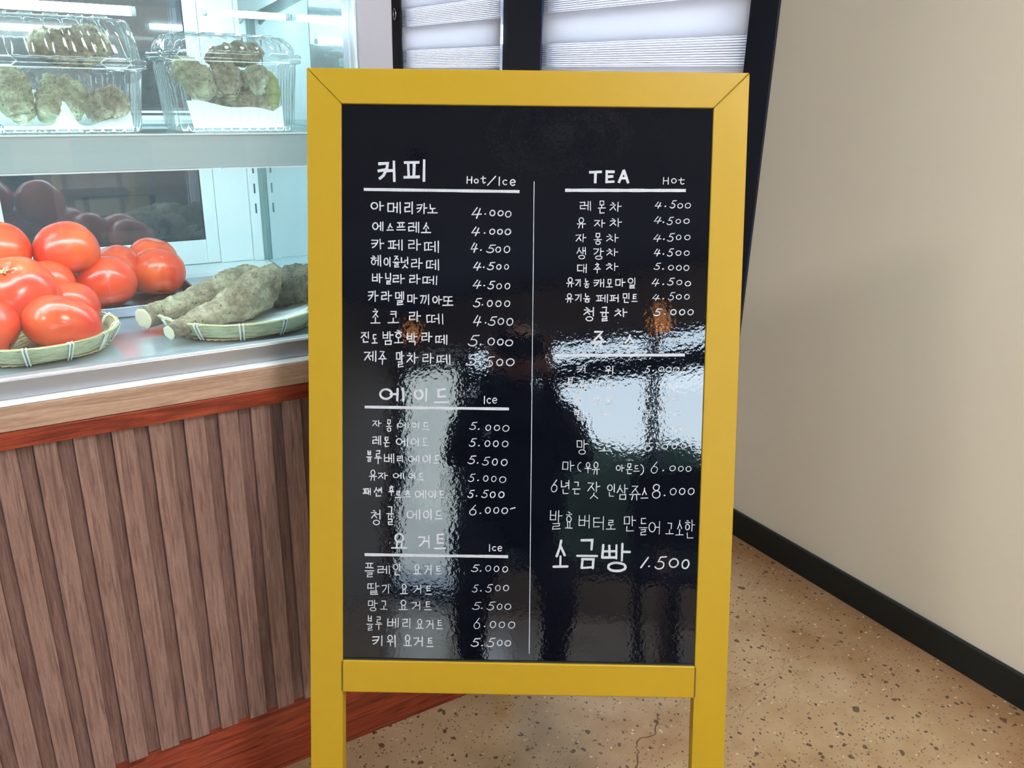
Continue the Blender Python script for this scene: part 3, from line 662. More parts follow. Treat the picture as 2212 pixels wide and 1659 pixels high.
TEXT = """44|커 957 1207 1229 1517|피 1306 1185 1651 1506
18|H 2180 1416 2271 1516|o 2282 1444 2355 1515|t 2378 1408 2452 1513|/ 2469 1407 2590 1541|I 2613 1417 2657 1540|c 2674 1451 2753 1533|e 2770 1444 2867 1543
47|_ 782 1612 2904 1614
20|아 861 1771 1054 1900|메 1090 1774 1290 1938|리 1326 1765 1460 1942|카 1495 1787 1653 1933|노 1646 1797 1792 1931|4 2250 1830 2403 1989|. 2447 1926|0 2502 1863 2590 1957|0 2613 1867 2704 1955|0 2715 1872 2813 1972
20|에 885 2045 1049 2180|스 1085 2066 1188 2172|프 1218 2046 1352 2170|레 1379 2038 1546 2197|소 1563 2048 1703 2201|4 2253 2098 2381 2228|. 2441 2185|0 2501 2119 2593 2207|0 2610 2120 2696 2206|0 2713 2116 2811 2210
19|카 873 2278 1055 2426|페 1103 2287 1316 2440|라 1376 2277 1565 2437|떼 1601 2298 1820 2463|4 2243 2314 2354 2456|. 2392 2419|5 2461 2335 2596 2459|0 2589 2363 2675 2452|0 2704 2349 2802 2456
19|헤 861 2500 1019 2661|이 1043 2528 1153 2665|즐 1171 2502 1274 2675|넛 1280 2525 1396 2686|라 1420 2535 1591 2689|떼 1632 2550 1822 2704|4 2282 2577 2405 2702|. 2435 2653|5 2476 2574 2593 2693|0 2604 2603 2684 2686|0 2713 2601 2787 2684
19|바 879 2752 1037 2889|닐 1062 2744 1159 2912|라 1165 2760 1342 2897|라 1396 2757 1561 2900|떼 1585 2773 1799 2909|4 2279 2823 2408 2954|. 2444 2906|5 2485 2833 2596 2958|0 2607 2867 2694 2956|0 2723 2859 2809 2955
19|카 824 2989 977 3150|라 1007 2992 1166 3142|멜 1202 2996 1337 3194|마 1367 3030 1520 3167|끼 1550 3033 1697 3183|아 1721 3049 1862 3174|또 1861 3053 2020 3196|5 2287 3071 2411 3209|. 2420 3172|0 2482 3099 2569 3200|0 2598 3103 2691 3199|0 2720 3101 2813 3197
19|초 861 3243 1001 3460|코 1105 3264 1265 3450|라 1392 3266 1570 3421|떼 1637 3299 1888 3453|4 2290 3314 2414 3470|. 2468 3421|5 2497 3323 2627 3461|0 2632 3345 2731 3447|0 2754 3343 2859 3457
20|진 726 3562 855 3725|도 879 3590 965 3735|밤 1026 3551 1186 3751|호 1191 3537 1320 3730|박 1363 3571 1523 3752|라 1571 3555 1731 3700|떼 1767 3589 1945 3733|5 2219 3583 2386 3751|. 2402 3720|0 2495 3621 2606 3736|0 2629 3632 2729 3734|0 2740 3642 2863 3744
20|제 769 3830 953 3987|주 971 3827 1088 4028|말 1217 3830 1340 4061|차 1364 3840 1536 4003|라 1585 3849 1757 4000|떼 1787 3864 1990 4002|5 2197 3852 2371 4021|. 2397 3986|5 2449 3879 2604 4042|0 2621 3913 2726 4022|0 2755 3905 2886 4019
35|에 979 4338 1349 4546|이 1468 4343 1681 4535|드 1755 4333 1969 4562
16|I 2450 4441 2482 4560|c 2494 4466 2564 4552|e 2569 4458 2651 4551
44|_ 792 4624 2802 4620
16|자 886 4805 1018 4904|몽 1080 4790 1169 4972|에 1237 4831 1407 4917|이 1432 4828 1558 4915|드 1589 4820 1696 4938|5 2253 4809 2368 4927|. 2389 4914|0 2480 4844 2568 4937|0 2599 4846 2694 4935|0 2718 4846 2826 4946
18|레 886 5027 1018 5164|몬 1043 5037 1138 5194|에 1219 5047 1402 5171|이 1427 5050 1559 5162|드 1584 5041 1679 5166|5 2249 5037 2364 5168|. 2395 5149|0 2470 5065 2559 5165|0 2589 5066 2678 5166|0 2714 5068 2816 5167
18|블 804 5238 886 5408|루 917 5229 1025 5431|베 1050 5278 1207 5422|리 1232 5301 1333 5401|에 1390 5298 1560 5410|이 1597 5282 1724 5414|드 1755 5286 1850 5418|5 2233 5285 2360 5416|. 2379 5397|5 2435 5300 2556 5432|0 2579 5323 2669 5430|0 2705 5328 2807 5434
16|유 842 5511 955 5675|자 968 5547 1113 5653|에 1176 5550 1347 5643|이 1397 5546 1511 5640|드 1536 5544 1618 5658|5 2242 5545 2350 5671|. 2388 5645|0 2456 5567 2539 5662|0 2570 5572 2653 5666|0 2683 5577 2792 5677
19|패 753 5774 879 5881|션 905 5759 1038 5904|후 1120 5736 1202 5889|르 1208 5805 1310 5919|츠 1335 5797 1443 5910|에 1486 5794 1664 5920|이 1676 5791 1803 5917|드 1828 5789 1917 5915|5 2238 5776 2340 5902|. 2368 5869|5 2434 5772 2542 5899|0 2554 5796 2643 5897|0 2674 5794 2770 5895
19|청 867 6087 1019 6317|귤 1089 6032 1197 6314|에 1374 6079 1577 6230|이 1608 6075 1748 6227|드 1779 6078 1888 6218|6 2265 5993 2381 6152|. 2425 6119|0 2487 6021 2577 6123|0 2607 6019 2697 6121|0 2721 6024 2823 6125|- 2854 6047 2917 6027
28|요 1159 6417 1389 6660|거 1540 6443 1725 6634|트 1768 6414 1948 6656
16|I 2550 6562 2577 6671|c 2595 6587 2666 6663|e 2671 6579 2748 6668
47|_ 790 6744 2819 6739
16|플 778 6858 918 7078|레 956 6894 1148 7028|인 1179 6865 1301 7045|요 1472 6866 1588 7027|거 1625 6870 1747 7024|트 1784 6886 1887 7021|5 2299 6858 2422 6973|. 2437 6957|0 2503 6867 2593 6963|0 2624 6872 2708 6968|0 2745 6876 2835 6972
15|딸 816 7151 995 7331|기 1020 7167 1142 7309|요 1288 7156 1404 7317|거 1467 7172 1602 7301|트 1646 7176 1749 7318|5 2315 7151 2412 7273|. 2446 7246|5 2506 7141 2616 7270|0 2647 7152 2731 7248|0 2761 7149 2852 7246
14|망 822 7406 969 7574|고 1001 7410 1110 7552|요 1270 7392 1405 7553|거 1449 7415 1590 7544|트 1634 7412 1744 7547|5 2318 7406 2453 7528|. 2462 7502|5 2528 7396 2658 7531|0 2676 7426 2760 7522|0 2784 7424 2888 7520
15|블 803 7637 905 7865|루 931 7641 1034 7850|베 1097 7664 1277 7812|리 1315 7660 1451 7822|요 1514 7670 1630 7826|거 1655 7680 1778 7823|트 1809 7678 1912 7827|6 2346 7642 2450 7811|. 2507 7770|0 2577 7683 2674 7794|0 2705 7688 2802 7791|0 2839 7685 2949 7795
19|키 886 7925 1053 8087|위 1098 7915 1240 8097|요 1335 7904 1464 8086|거 1477 7934 1631 8083|트 1669 7944 1779 8094|5 2304 7939 2447 8075|. 2472 8055|5 2535 7928 2665 8077|0 2682 7958 2773 8056|0 2791 7963 2895 8060
42|T 3856 1307 4046 1493|E 4078 1304 4220 1491|A 4252 1296 4424 1488
14|H 4871 1394 4964 1493|o 4986 1404 5066 1480|t 5081 1397 5174 1491
49|_ 3550 1588 5183 1570
15|레 3739 1728 3905 1862|몬 3992 1719 4104 1901|차 4154 1734 4320 1869|4 4767 1726 4872 1820|. 4919 1790|5 4977 1700 5070 1817|0 5080 1740 5166 1816|0 5182 1733 5274 1815
15|유 3708 1948 3832 2101|자 3943 1975 4103 2086|차 4160 1954 4331 2077|4 4761 1922 4878 2028|. 4899 2006|5 4941 1926 5041 2044|0 5063 1954 5143 2024|0 5171 1947 5263 2023
15|자 3694 2175 3848 2292|몽 3948 2160 4060 2325|차 4117 2169 4295 2286|4 4762 2167 4879 2272|. 4912 2236|5 4954 2146 5060 2270|0 5075 2168 5156 2245|0 5190 2167 5282 2245
15|생 3710 2354 3853 2526|강 3940 2363 4095 2529|차 4121 2366 4287 2478|4 4774 2364 4873 2470|. 4912 2439|5 4960 2355 5054 2473|0 5076 2383 5163 2460|0 5190 2382 5277 2458
15|대 3721 2582 3869 2712|추 3951 2567 4057 2715|차 4120 2564 4298 2676|5 4779 2555 4885 2656|. 4912 2643|0 4979 2582 5066 2659|0 5088 2583 5175 2664|0 5191 2579 5278 2665
16|유 3579 2769 3692 2912|기 3701 2791 3788 2899|농 3822 2784 3904 2921|캐 3956 2788 4116 2906|모 4131 2785 4225 2911|마 4252 2778 4401 2896|일 4428 2763 4547 2918|4 4755 2771 4873 2884|. 4921 2853|5 4972 2756 5079 2869|0 5100 2784 5188 2861|0 5216 2800 5309 2877
16|유 3572 2992 3684 3124|기 3699 2997 3805 3104|농 3821 2989 3921 3121|페 3997 2998 4170 3117|퍼 4185 2996 4321 3109|민 4361 2975 4467 3119|트 4488 2985 4576 3105|4 4767 2988 4879 3083|. 4927 3052|5 4991 2954 5091 3074|0 5100 2983 5188 3060|0 5215 2979 5297 3059
19|청 3825 3176 3987 3380|귤 4056 3167 4182 3378|차 4257 3188 4436 3313|5 4791 3181 4916 3294|. 4955 3263|0 5028 3189 5122 3279|0 5149 3188 5243 3277|0 5265 3186 5359 3276
32|쥬 3935 3497 4155 3762|스 4363 3545 4594 3743
47|_ 3454 3860 5242 3825
15|키 3745 3994 3888 4103|위 4148 3988 4273 4115|5 4698 3980 4786 4083|. 4816 4052|0 4887 3989 4975 4068|0 4991 3988 5079 4072|0 5089 3990 5189 4077
15|블 3607 4162 3721 4351|루 3773 4197 3881 4349|베 3957 4194 4125 4302|리 4171 4197 4315 4324|5 4685 4177 4779 4273|. 4822 4267|5 4869 4186 4951 4283|0 4979 4197 5055 4275|0 5089 4195 5171 4274
14|토 3717 4418 3824 4553|마 3950 4427 4106 4548|토 4152 4418 4272 4546|5 4685 4397 4774 4501|. 4828 4482|0 4881 4407 4969 4486|0 4992 4405 5074 4484|0 5096 4403 5196 4488
14|딸 3727 4610 3908 4768|기 4102 4629 4233 4720|5 4684 4595 4785 4699|. 4834 4673|0 4893 4604 4975 4683|0 5004 4609 5086 4688|0 5120 4607 5221 4692
14|5 4684 4818 4792 4940|. 4843 4908|0 4931 4839 5019 4918|0 5041 4837 5124 4916|0 5146 4835 5241 4921
14|망 3766 5037 3925 5253|고 4087 5057 4239 5204|5 4728 5059 4843 5195|. 4897 5144|0 4962 5081 5063 5160|0 5104 5072 5186 5152|0 5233 5064 5321 5143
14|마 3569 5340 3745 5494|( 3779 5355 3869 5498|우 3890 5354 3987 5515|유 3995 5346 4105 5532|아 4330 5384 4456 5488|몬 4471 5363 4568 5524|드 4577 5386 4666 5485|) 4656 5373 4735 5534|6 4822 5332 4932 5506|. 4998 5461|0 5083 5384 5178 5470|0 5206 5389 5289 5472|0 5311 5389 5400 5473
16|6 3419 5612 3522 5799|년 3556 5616 3690 5828|근 3723 5632 3839 5831|잣 3934 5635 4119 5883|인 4213 5662 4335 5855|삼 4349 5666 4516 5889|쥬 4529 5675 4689 5893|스 4690 5710 4800 5872|8 4843 5651 4979 5863|. 5028 5818|0 5098 5704 5201 5815|0 5228 5702 5324 5807|0 5352 5699 5454 5805
14|발 3406 6051 3593 6338|효 3627 6072 3743 6327|버 3817 6109 3995 6307|터 4023 6129 4193 6327|로 4213 6174 4351 6325|만 4456 6114 4636 6352|들 4677 6134 4803 6398|어 4813 6188 4992 6378|고 5057 6200 5173 6383|소 5198 6166 5316 6397|한 5324 6155 5475 6442
39|소 3461 6485 3691 6902|금 3793 6455 4112 6903|빵 4150 6514 4580 6943
26|1 4709 6706 4840 6874|. 4839 6846|5 4914 6686 5086 6894|0 5112 6715 5267 6866|0 5295 6728 5418 6880
11|_ 3113 1475 3153 8159"""
rng = random.Random(3)
for ln in TEXT.strip().split('\n'):
    w, *gl = ln.split('|'); w = int(w)*0.88e-4
    words = []; last = None; zk = 0
    for gtxt in gl:            # a wide gap starts a new word
        f = gtxt.split(' '); q = [int(v)*1e-4 for v in f[1:]]
        if last is None or q[0]-last > 0.011: words.append([])
        words[-1].append((f[0], q)); last = q[2] if len(q) > 2 else q[0]
        if f[0] == '.': last += 0.006
    for wd in words:
        V = []; F = []
        for ch, q in wd:
            flat = w > 0.0035
            if ch == '.':
                zk += 1; ribbon([(q[0]-.0003, q[1]), (q[0]+.0004, q[1]-.0004)], max(w, .0018), False, V, F, zk, rng); continue
            if ch in '_-':
                zk += 1; ribbon([(q[0]+(q[2]-q[0])*k/14, q[1]+(q[3]-q[1])*k/14) for k in range(15)], w, ch == '_', V, F, zk, rng); continue
            st = LATIN.get(ch) or hangul(ch)
            x0, y0, x1, y1 = q; m = w*0.45
            x0 += m; x1 -= m; y0 += m; y1 -= m
            sh_ = 0.0 if ch not in '056' else 0.16*(y1-y0)
            for s in st:
                zk += 1
                pts = []
                for a, b in s:
                    jx = rng.uniform(-.018, .018); jy = rng.uniform(-.018, .018)
                    if len(s) > 8: jx *= .4; jy *= .4
                    pts.append((x0+(a+jx)*(x1-x0)+sh_*(.5-b)*.6, y0+(b+jy)*(y1-y0)))
                if len(s) > 8 and s[0] == s[-1]: pts[-1] = pts[0]
                ww = w*(0.9 if ch in '056.' else 1.0)
                if zk % 3 == 0: ww *= .9
                ribbon(pts, ww, flat, V, F, zk, rng)
        VV = [sp(p.x, p.y, -0.0034+0.000012*(z % 12)+0.00001) for p, z in V]
        mesh_obj('divider_line' if wd[0][0] == '_' else 'lettering', VV, F, M_INK if w > 0.0012 else M_FAINT, panel)

# ------------------------------------------------------------------ produce
def tomato(name_label, c, rx, rz, seed, tilt=(0, 0), scar=False, group='tomatoes in the display case'):
    r = random.Random(seed); nu, nv = 40, 24; V = []; F = []
    lob = r.choice((4, 5)); ph = r.uniform(0, 6)
    for j in range(nv+1):
        th = PI*j/nv
        for i in range(nu):
            a = 2*PI*i/nu
            w = 1+0.028*math.cos(lob*a+ph)*math.sin(th)**0.6*(0.4+0.6*abs(math.cos(th)))+0.015*math.cos(2*a+ph*1.7)
            rr = math.sin(th)**0.86*w
            zz = math.cos(th)
            dz = -0.16*math.exp(-(th/0.30)**2)*(1+0.25*math.cos(lob*a+ph)) if th < 1.2 else 0.05*math.exp(-((PI-th)/0.25)**2)
            V.append(Vector((rx*rr*math.cos(a), rx*rr*math.sin(a), rz*(zz+dz))))
    for j in range(nv):
        for i in range(nu):
            k = (i+1) % nu; F.append((j*nu+i, (j+1)*nu+i, (j+1)*nu+k, j*nu+k))
    R = Matrix.Rotation(tilt[0], 4, 'X') @ Matrix.Rotation(tilt[1], 4, 'Y')
    C = Vector(c)
    o = mesh_obj('tomato', [C+R @ v for v in V], F, M_TOMATO, smooth=True, at=c)
    fix_normals(o); tag(o, name_label, 'tomato', group)
    # dried stem scar: a small star with a raised stub
    SV_ = []; SF = []
    n = 10
    SV_.append(Vector((0, 0, rz*0.86)))
    for i in range(n):
        a = 2*PI*i/n; q = rx*(0.15 if i % 2 == 0 else 0.06); SV_.append(Vector((q*math.cos(a), q*math.sin(a), rz*0.885+q*0.22)))
    for i in range(n): SF.append((0, 1+i, 1+(i+1) % n))
    s = mesh_obj('stem_scar', [C+R @ v for v in SV_], SF, M_STEM, o)
    return o
TOM = [
 ('tomato half out of frame at the left edge, upper one', (-0.007, 1.56, 0.926), .050, .045, (3.25, 0.4)),
 ('big glossy tomato on top of the pile with light patch, above the steel tray', (0.092, 1.56, 0.918), .052, .047, (2.6, 0.25)),
 ('largest dark red tomato with green stem scar facing up, in front at the left', (0.005, 1.42, 0.885), .061, .049, (0.45, -0.20)),
 ('tomato mostly hidden behind the largest one and below the top one', (0.052, 1.52, 0.872), .044, .040, (2.8, 0.2)),
 ('tomato peeking out behind the frontmost one at the right rim of the basket', (0.076, 1.445, 0.846), .045, .040, (2.6, 0.5)),
 ('frontmost tomato in the bamboo basket beside the rim', (0.059, 1.362, 0.845), .055, .042, (2.9, -0.4)),
 ('tomato cut by the left edge of frame, lowest in the basket', (-0.040, 1.362, 0.847), .050, .042, (2.7, 0.9)),
 ('orange red tomato at the front of the steel tray, left one of two', (0.142, 1.568, 0.857), .053, .046, (2.8, 0.1)),
 ('orange red tomato at the right end of the steel tray, nearest the yams', (0.244, 1.655, 0.849), .0495, .044, (2.75, -0.1)),
 ('tomato behind the two tray tomatoes, half hidden between them', (0.174, 1.665, 0.860), .046, .041, (3.15, 0.5)),
 ('darker tomato at the back of the tray right behind the right end tomato', (0.252, 1.752, 0.853), .048, .043, (3.25, -0.3)),
]
for i, (lb, c, rx, rz, tl) in enumerate(TOM): tomato(lb, c, rx, rz, 11+i, tl)

def yam(label, pts, m, seed, group=None, hairs=0, cut=False, bump=0.10, name='yam', cat='yam'):
    P = [Vector(p[:3]) for p in pts]; Rr = [p[3] for p in pts]
    # resample along a smooth curve
    Q = []; QR = []
    n = len(P)
    for i in range(n-1):
        p0 = P[max(i-1, 0)]; p1 = P[i]; p2 = P[i+1]; p3 = P[min(i+2, n-1)]
        for k in range(14):
            t = k/14
            Q.append(0.5*((2*p1)+(p2-p0)*t+(2*p0-5*p1+4*p2-p3)*t*t+(3*p1-p0-3*p2+p3)*t**3))
            QR.append(Rr[i]*(1-t)+Rr[i+1]*t)
    Q.append(P[-1]); QR.append(Rr[-1])
    if not cut:   # rounded start
        d = (Q[0]-Q[1]).normalized(); Q.insert(0, Q[0]+d*QR[0]*.55); QR.insert(0, QR[0]*.35)
    d = (Q[-1]-Q[-2]).normalized(); Q.append(Q[-1]+d*QR[-1]*.5); QR.append(QR[-1]*.3)
    seg = 44; V = []; F = []; ref = Vector((0, 0, 1)); off = Vector((seed*3.1, seed*1.7, 0))
    for i, q in enumerate(Q):
        t = (Q[min(i+1, len(Q)-1)]-Q[max(i-1, 0)]).normalized()
        a = t.cross(ref)
        if a.length < .2: a = t.cross(Vector((1, 0, 0)))
        a.normalize(); b = a.cross(t).normalized()
        for k in range(seg):
            an = 2*PI*k/seg; dr = a*math.cos(an)+b*math.sin(an); p = q+dr*QR[i]
            f = 1+bump*2.2*noise.noise((p+off)*30)+bump*1.5*noise.noise((p+off)*80)+bump*1.3*noise.noise((p+off)*190)
            V.append(q+dr*QR[i]*f)
    for i in range(len(Q)-1):
        for k in range(seg):
            k2 = (k+1) % seg; F.append((i*seg+k, i*seg+k2, (i+1)*seg+k2, (i+1)*seg+k))
    F.append(tuple((len(Q)-1)*seg+k for k in range(seg)))
    if not cut: F.append(tuple(range(seg))[::-1])
    lo = min(v.z for v in V); mid = P[n//2]
    o = mesh_obj(name, V, F, m, smooth=True, at=(mid.x, mid.y, lo)); fix_normals(o); tag(o, label, cat, group)
    if cut:
        t = (Q[1]-Q[0]).normalized(); ring = V[:seg]; c = Q[0]-t*0.0008
        CV = [c]+[c+(v-Q[0])*0.8 for v in ring]+ring; CF = [(0, 1+k, 1+(k+1) % seg) for k in range(seg)]+[(1+k, 1+seg+k, 1+seg+(k+1) % seg, 1+(k+1) % seg) for k in range(seg)]
        ce = fix_normals(mesh_obj('cut_end', CV, CF, M_YAMCUT, o)); ce['label'] = 'pale freshly cut end'
    if hairs:
        rg = random.Random(seed); HV = []; HF = []
        for h in range(hairs):
            i = rg.randrange(3, len(Q)-3); k = rg.randrange(seg); s = V[i*seg+k]; d = (s-Q[i]).normalized()
            L = rg.uniform(.006, .018); side = Vector((rg.uniform(-1, 1), rg.uniform(-1, 1), rg.uniform(-1, .3)))*.9
            pp = [s, s+d*L*.5, s+d*L*.75+side*L*.4, s+d*L*.7+side*L]
            b0 = len(HV)
            for j, q in enumerate(pp):
                w = .00035*(1-j*.25); HV += [q+Vector((w, 0, 0)), q+Vector((-w*.5, w*.8, 0)), q+Vector((-w*.5, -w*.8, 0))]
            for j in range(3):
                for e in range(3): e2 = (e+1) % 3; HF.append((b0+3*j+e, b0+3*j+e2, b0+3*j+3+e2, b0+3*j+3+e))
        ho = mesh_obj('root_hairs', HV, HF, M_ROOT, o); ho['kind'] = 'stuff'
    return o
yam('long grey brown yam with cut end, rear one in the right basket', [(0.176,1.408,0.829,0.016),(0.207,1.430,0.829,0.019),(0.252,1.460,0.832,0.022),(0.297,1.490,0.834,0.026),(0.346,1.520,0.840,0.031),(0.385,1.540,0.848,0.024),(0.405,1.550,0.848,0.012)], M_YAM, 1, 'long yams in the bamboo basket', 26, True, .07)
yam('long yam with swollen knobbed top, front one lying across the right basket', [(0.200,1.325,0.822,0.0115),(0.229,1.345,0.826,0.015),(0.261,1.362,0.829,0.019),(0.295,1.380,0.834,0.024),(0.331,1.400,0.840,0.031),(0.367,1.430,0.847,0.036),(0.394,1.450,0.860,0.030),(0.405,1.460,0.871,0.022),(0.409,1.465,0.880,0.012)], M_YAM, 2, 'long yams in the bamboo basket', 30, True, .08)
yam('dark thick yam partly hidden behind the yellow sign frame', [(0.385,1.475,0.828,0.020),(0.408,1.462,0.838,0.032),(0.440,1.450,0.846,0.036),(0.462,1.435,0.850,0.034),(0.476,1.425,0.850,0.024)], M_YAMDK, 3, 'long yams in the bamboo basket', 12, False, .10)
bx = 'yam chunks packed in the clear boxes'
yam('yam chunk with brown tip leaning left in the right clear box', [(0.280,1.440,1.220,0.013),(0.292,1.438,1.208,0.022),(0.305,1.430,1.189,0.023),(0.309,1.418,1.173,0.016),(0.310,1.415,1.166,0.008)], M_YAMPALE, 4, bx, 30, False, .17)
yam('yam chunk standing in the middle of the right clear box', [(0.355,1.470,1.228,0.011),(0.350,1.452,1.208,0.024),(0.346,1.436,1.190,0.024),(0.347,1.420,1.174,0.015),(0.347,1.420,1.166,0.007)], M_YAM, 5, bx, 30, False, .17)
yam('pale blunt yam chunk pointing right in the right clear box', [(0.372,1.475,1.182,0.011),(0.386,1.460,1.190,0.019),(0.398,1.440,1.197,0.022),(0.405,1.430,1.199,0.019),(0.410,1.430,1.199,0.009)], M_YAMPALE, 6, bx, 30, False, .15)
yam('yam chunk lying across the very top of the right clear box', [(0.332,1.470,1.225,0.010),(0.350,1.470,1.232,0.015),(0.383,1.475,1.236,0.018),(0.406,1.475,1.238,0.016),(0.420,1.475,1.238,0.009)], M_YAM, 7, bx, 30, False, .17)
yam('flat yam chunk at the bottom of the right clear box above the paper', [(0.315,1.460,1.146,0.009),(0.338,1.455,1.150,0.018),(0.370,1.445,1.152,0.023),(0.398,1.438,1.152,0.020),(0.415,1.430,1.150,0.008)], M_YAM, 8, bx, 24, False, .14)
yam('greenish yam chunk upright at the right wall of the right clear box', [(0.424,1.470,1.206,0.009),(0.426,1.468,1.194,0.016),(0.427,1.466,1.174,0.017),(0.426,1.462,1.156,0.013),(0.426,1.462,1.150,0.007)], mat('green_yam_skin', srgb(150, 150, 84), rough=0.85, noise_amt=0.2, nscale=60, bump=0.8, bscale=200), 9, bx, 4, False, .10)
yam('tall pale yam chunk upright at the left of the left clear box', [(0.044,1.440,1.202,0.012),(0.049,1.440,1.187,0.022),(0.052,1.430,1.164,0.025),(0.055,1.420,1.144,0.020),(0.057,1.420,1.132,0.010)], M_YAMPALE, 10, bx, 24, False, .13)
yam('round yam chunk in the middle of the left clear box', [(0.084,1.418,1.138,0.014),(0.094,1.424,1.150,0.024),(0.109,1.436,1.164,0.032),(0.124,1.450,1.168,0.029),(0.134,1.460,1.168,0.012)], M_YAMPALE, 11, bx, 30, False, .15)
yam('yam chunk lying flat at the right of the left clear box', [(0.143,1.425,1.152,0.013),(0.155,1.428,1.152,0.024),(0.174,1.428,1.152,0.027),(0.190,1.426,1.149,0.019),(0.197,1.426,1.147,0.009)], M_YAM, 12, bx, 30, False, .17)
yam('long yam piece seen through the high lid of the left clear box', [(0.086,1.482,1.232,0.014),(0.108,1.482,1.236,0.025),(0.138,1.482,1.238,0.029),(0.168,1.482,1.236,0.026),(0.188,1.482,1.232,0.013)], M_YAM, 13, bx, 24, False, .14)

# ------------------------------------------------------------------ baskets and tray
def basket(label, cx, cy, r0, r1, z0, z1, phase):
    t = empty('bamboo_basket', (cx, cy, z0), label, 'basket', 'round bamboo baskets')
    N = 18; sub = 3
    def ring(r, z, wob=0.0):   # slightly polygonal folded band
        L = []
        for i in range(N*sub):
            a = 2*PI*i/(N*sub)+phase
            k = math.cos(PI/N)/math.cos(((2*PI*i/(N*sub)) % (2*PI/N))-PI/N)
            rr = r*(0.35+0.65*k)
            L.append(Vector((cx+rr*math.cos(a), cy+rr*math.sin(a), z+wob*math.sin(3*a))))
        return L
    def band(name, ra, rb, za, zb, th, m):
        A = [ring(ra, za), ring(rb, zb), ring(rb-th, zb), ring(ra-th, za)]; n = N*sub; V = sum(A, []); F = []
        for j in range(4):
            for i in range(n):
                i2 = (i+1) % n; j2 = (j+1) % 4; F.append((j*n+i, j*n+i2, j2*n+i2, j2*n+i))
        return fix_normals(mesh_obj(name, V, F, m, t))
    band('outer_band', r0, r1, z0+0.008, z1, 0.0022, M_BAMBOO)
    band('inner_band', r0-0.007, r1-0.0065, z0+0.006, z1-0.001, 0.0022, M_BAMBOO)
    band('rim_filler', r1-0.0025, r1-0.0024, z1-0.003, z1+0.0008, 0.0040, M_WEAVE)
    # woven bottom: flat splints crossing over and under
    S_ = []; w = 0.0075; k = -16
    for fam in (0, 1):
        for i in range(-16, 17):
            c = i*0.0082
            half = r0*r0-c*c
            if half < 0.0004: continue
            half = math.sqrt(half)-0.003; V = []; F = []
            nn = max(4, int(2*half/0.0082)*2)
            for j in range(nn+1):
                s = -half+2*half*j/nn
                up = math.cos(PI*(s/0.0082)+PI*(i % 2)+(PI if fam else 0))*0.0009
                edge = max(0, (abs(s)/r0)**6)*0.006+max(0, (abs(c)/r0)**6)*0.006
                z = z0+0.0022+up+edge
                for q in (-w/2, w/2):
                    p = (s, c+q) if fam == 0 else (c+q, s)
                    a = phase; V.append((cx+p[0]*math.cos(a)-p[1]*math.sin(a), cy+p[0]*math.sin(a)+p[1]*math.cos(a), z))
            for j in range(nn): F.append((2*j, 2*j+1, 2*j+3, 2*j+2))
            o = mesh_obj('splint', V, F, M_WEAVE, t)
            sd = o.modifiers.new('thick', 'SOLIDIFY'); sd.thickness = 0.0006
    # white bindings in pairs round the band
    NB = 12
    for i in range(NB):
        a = 2*PI*(i+.35)/NB+phase
        for d in (-.021, .021):
            L = []
            for (rr, zz) in ((r0+0.0012, z0+0.004), ((r0+r1)/2+0.0016, (z0+z1)/2), (r1+0.0014, z1-0.001), (r1-0.002, z1+0.0022), (r1-0.0102, z1-0.001), (r0-0.0105, z0+0.005)):
                rr *= 0.995
                L.append((cx+rr*math.cos(a+d), cy+rr*math.sin(a+d), zz))
            tube('binding', L, 0.0013, M_TIE, t, seg=6)
    return t
basket('round bamboo basket holding the tomatoes at the left', 0.025, 1.405, 0.100, 0.116, 0.8005, 0.832, 0.15)
basket('round bamboo basket under the long yams, partly behind the sign', 0.333, 1.413, 0.122, 0.137, 0.8005, 0.832, 0.1)
# white foam sheets under the yams
def sheet(name, label, cat, fn, nu, nv, m, th=0.0012):
    V = [fn(i/nu, j/nv) for j in range(nv+1) for i in range(nu+1)]; F = [(j*(nu+1)+i, j*(nu+1)+i+1, (j+1)*(nu+1)+i+1, (j+1)*(nu+1)+i) for j in range(nv) for i in range(nu)]
    lo = min(v[2] for v in V)
    o = mesh_obj(name, V, F, m, smooth=True, at=(V[len(V)//2][0], V[len(V)//2][1], lo)); tag(o, label, cat)
    sd = o.modifiers.new('thick', 'SOLIDIFY'); sd.thickness = th
    return o
def pad(u, v):
    a = 2*PI*u; r = (0.02+0.098*v)*(1+0.05*math.sin(5*a)+0.03*math.sin(9*a+1)); x = 0.335+r*math.cos(a); y = 1.415+r*math.sin(a)
    return (x, y, 0.8052+0.010*max(0, v-.55)/.45*(1+.25*math.sin(7*a))+0.0015*noise.noise(Vector((x*50, y*50, 0))))
sheet('foam_pad', 'white foam pad lying under the long yams in the right basket', 'pad', pad, 60, 10, M_PAPER)
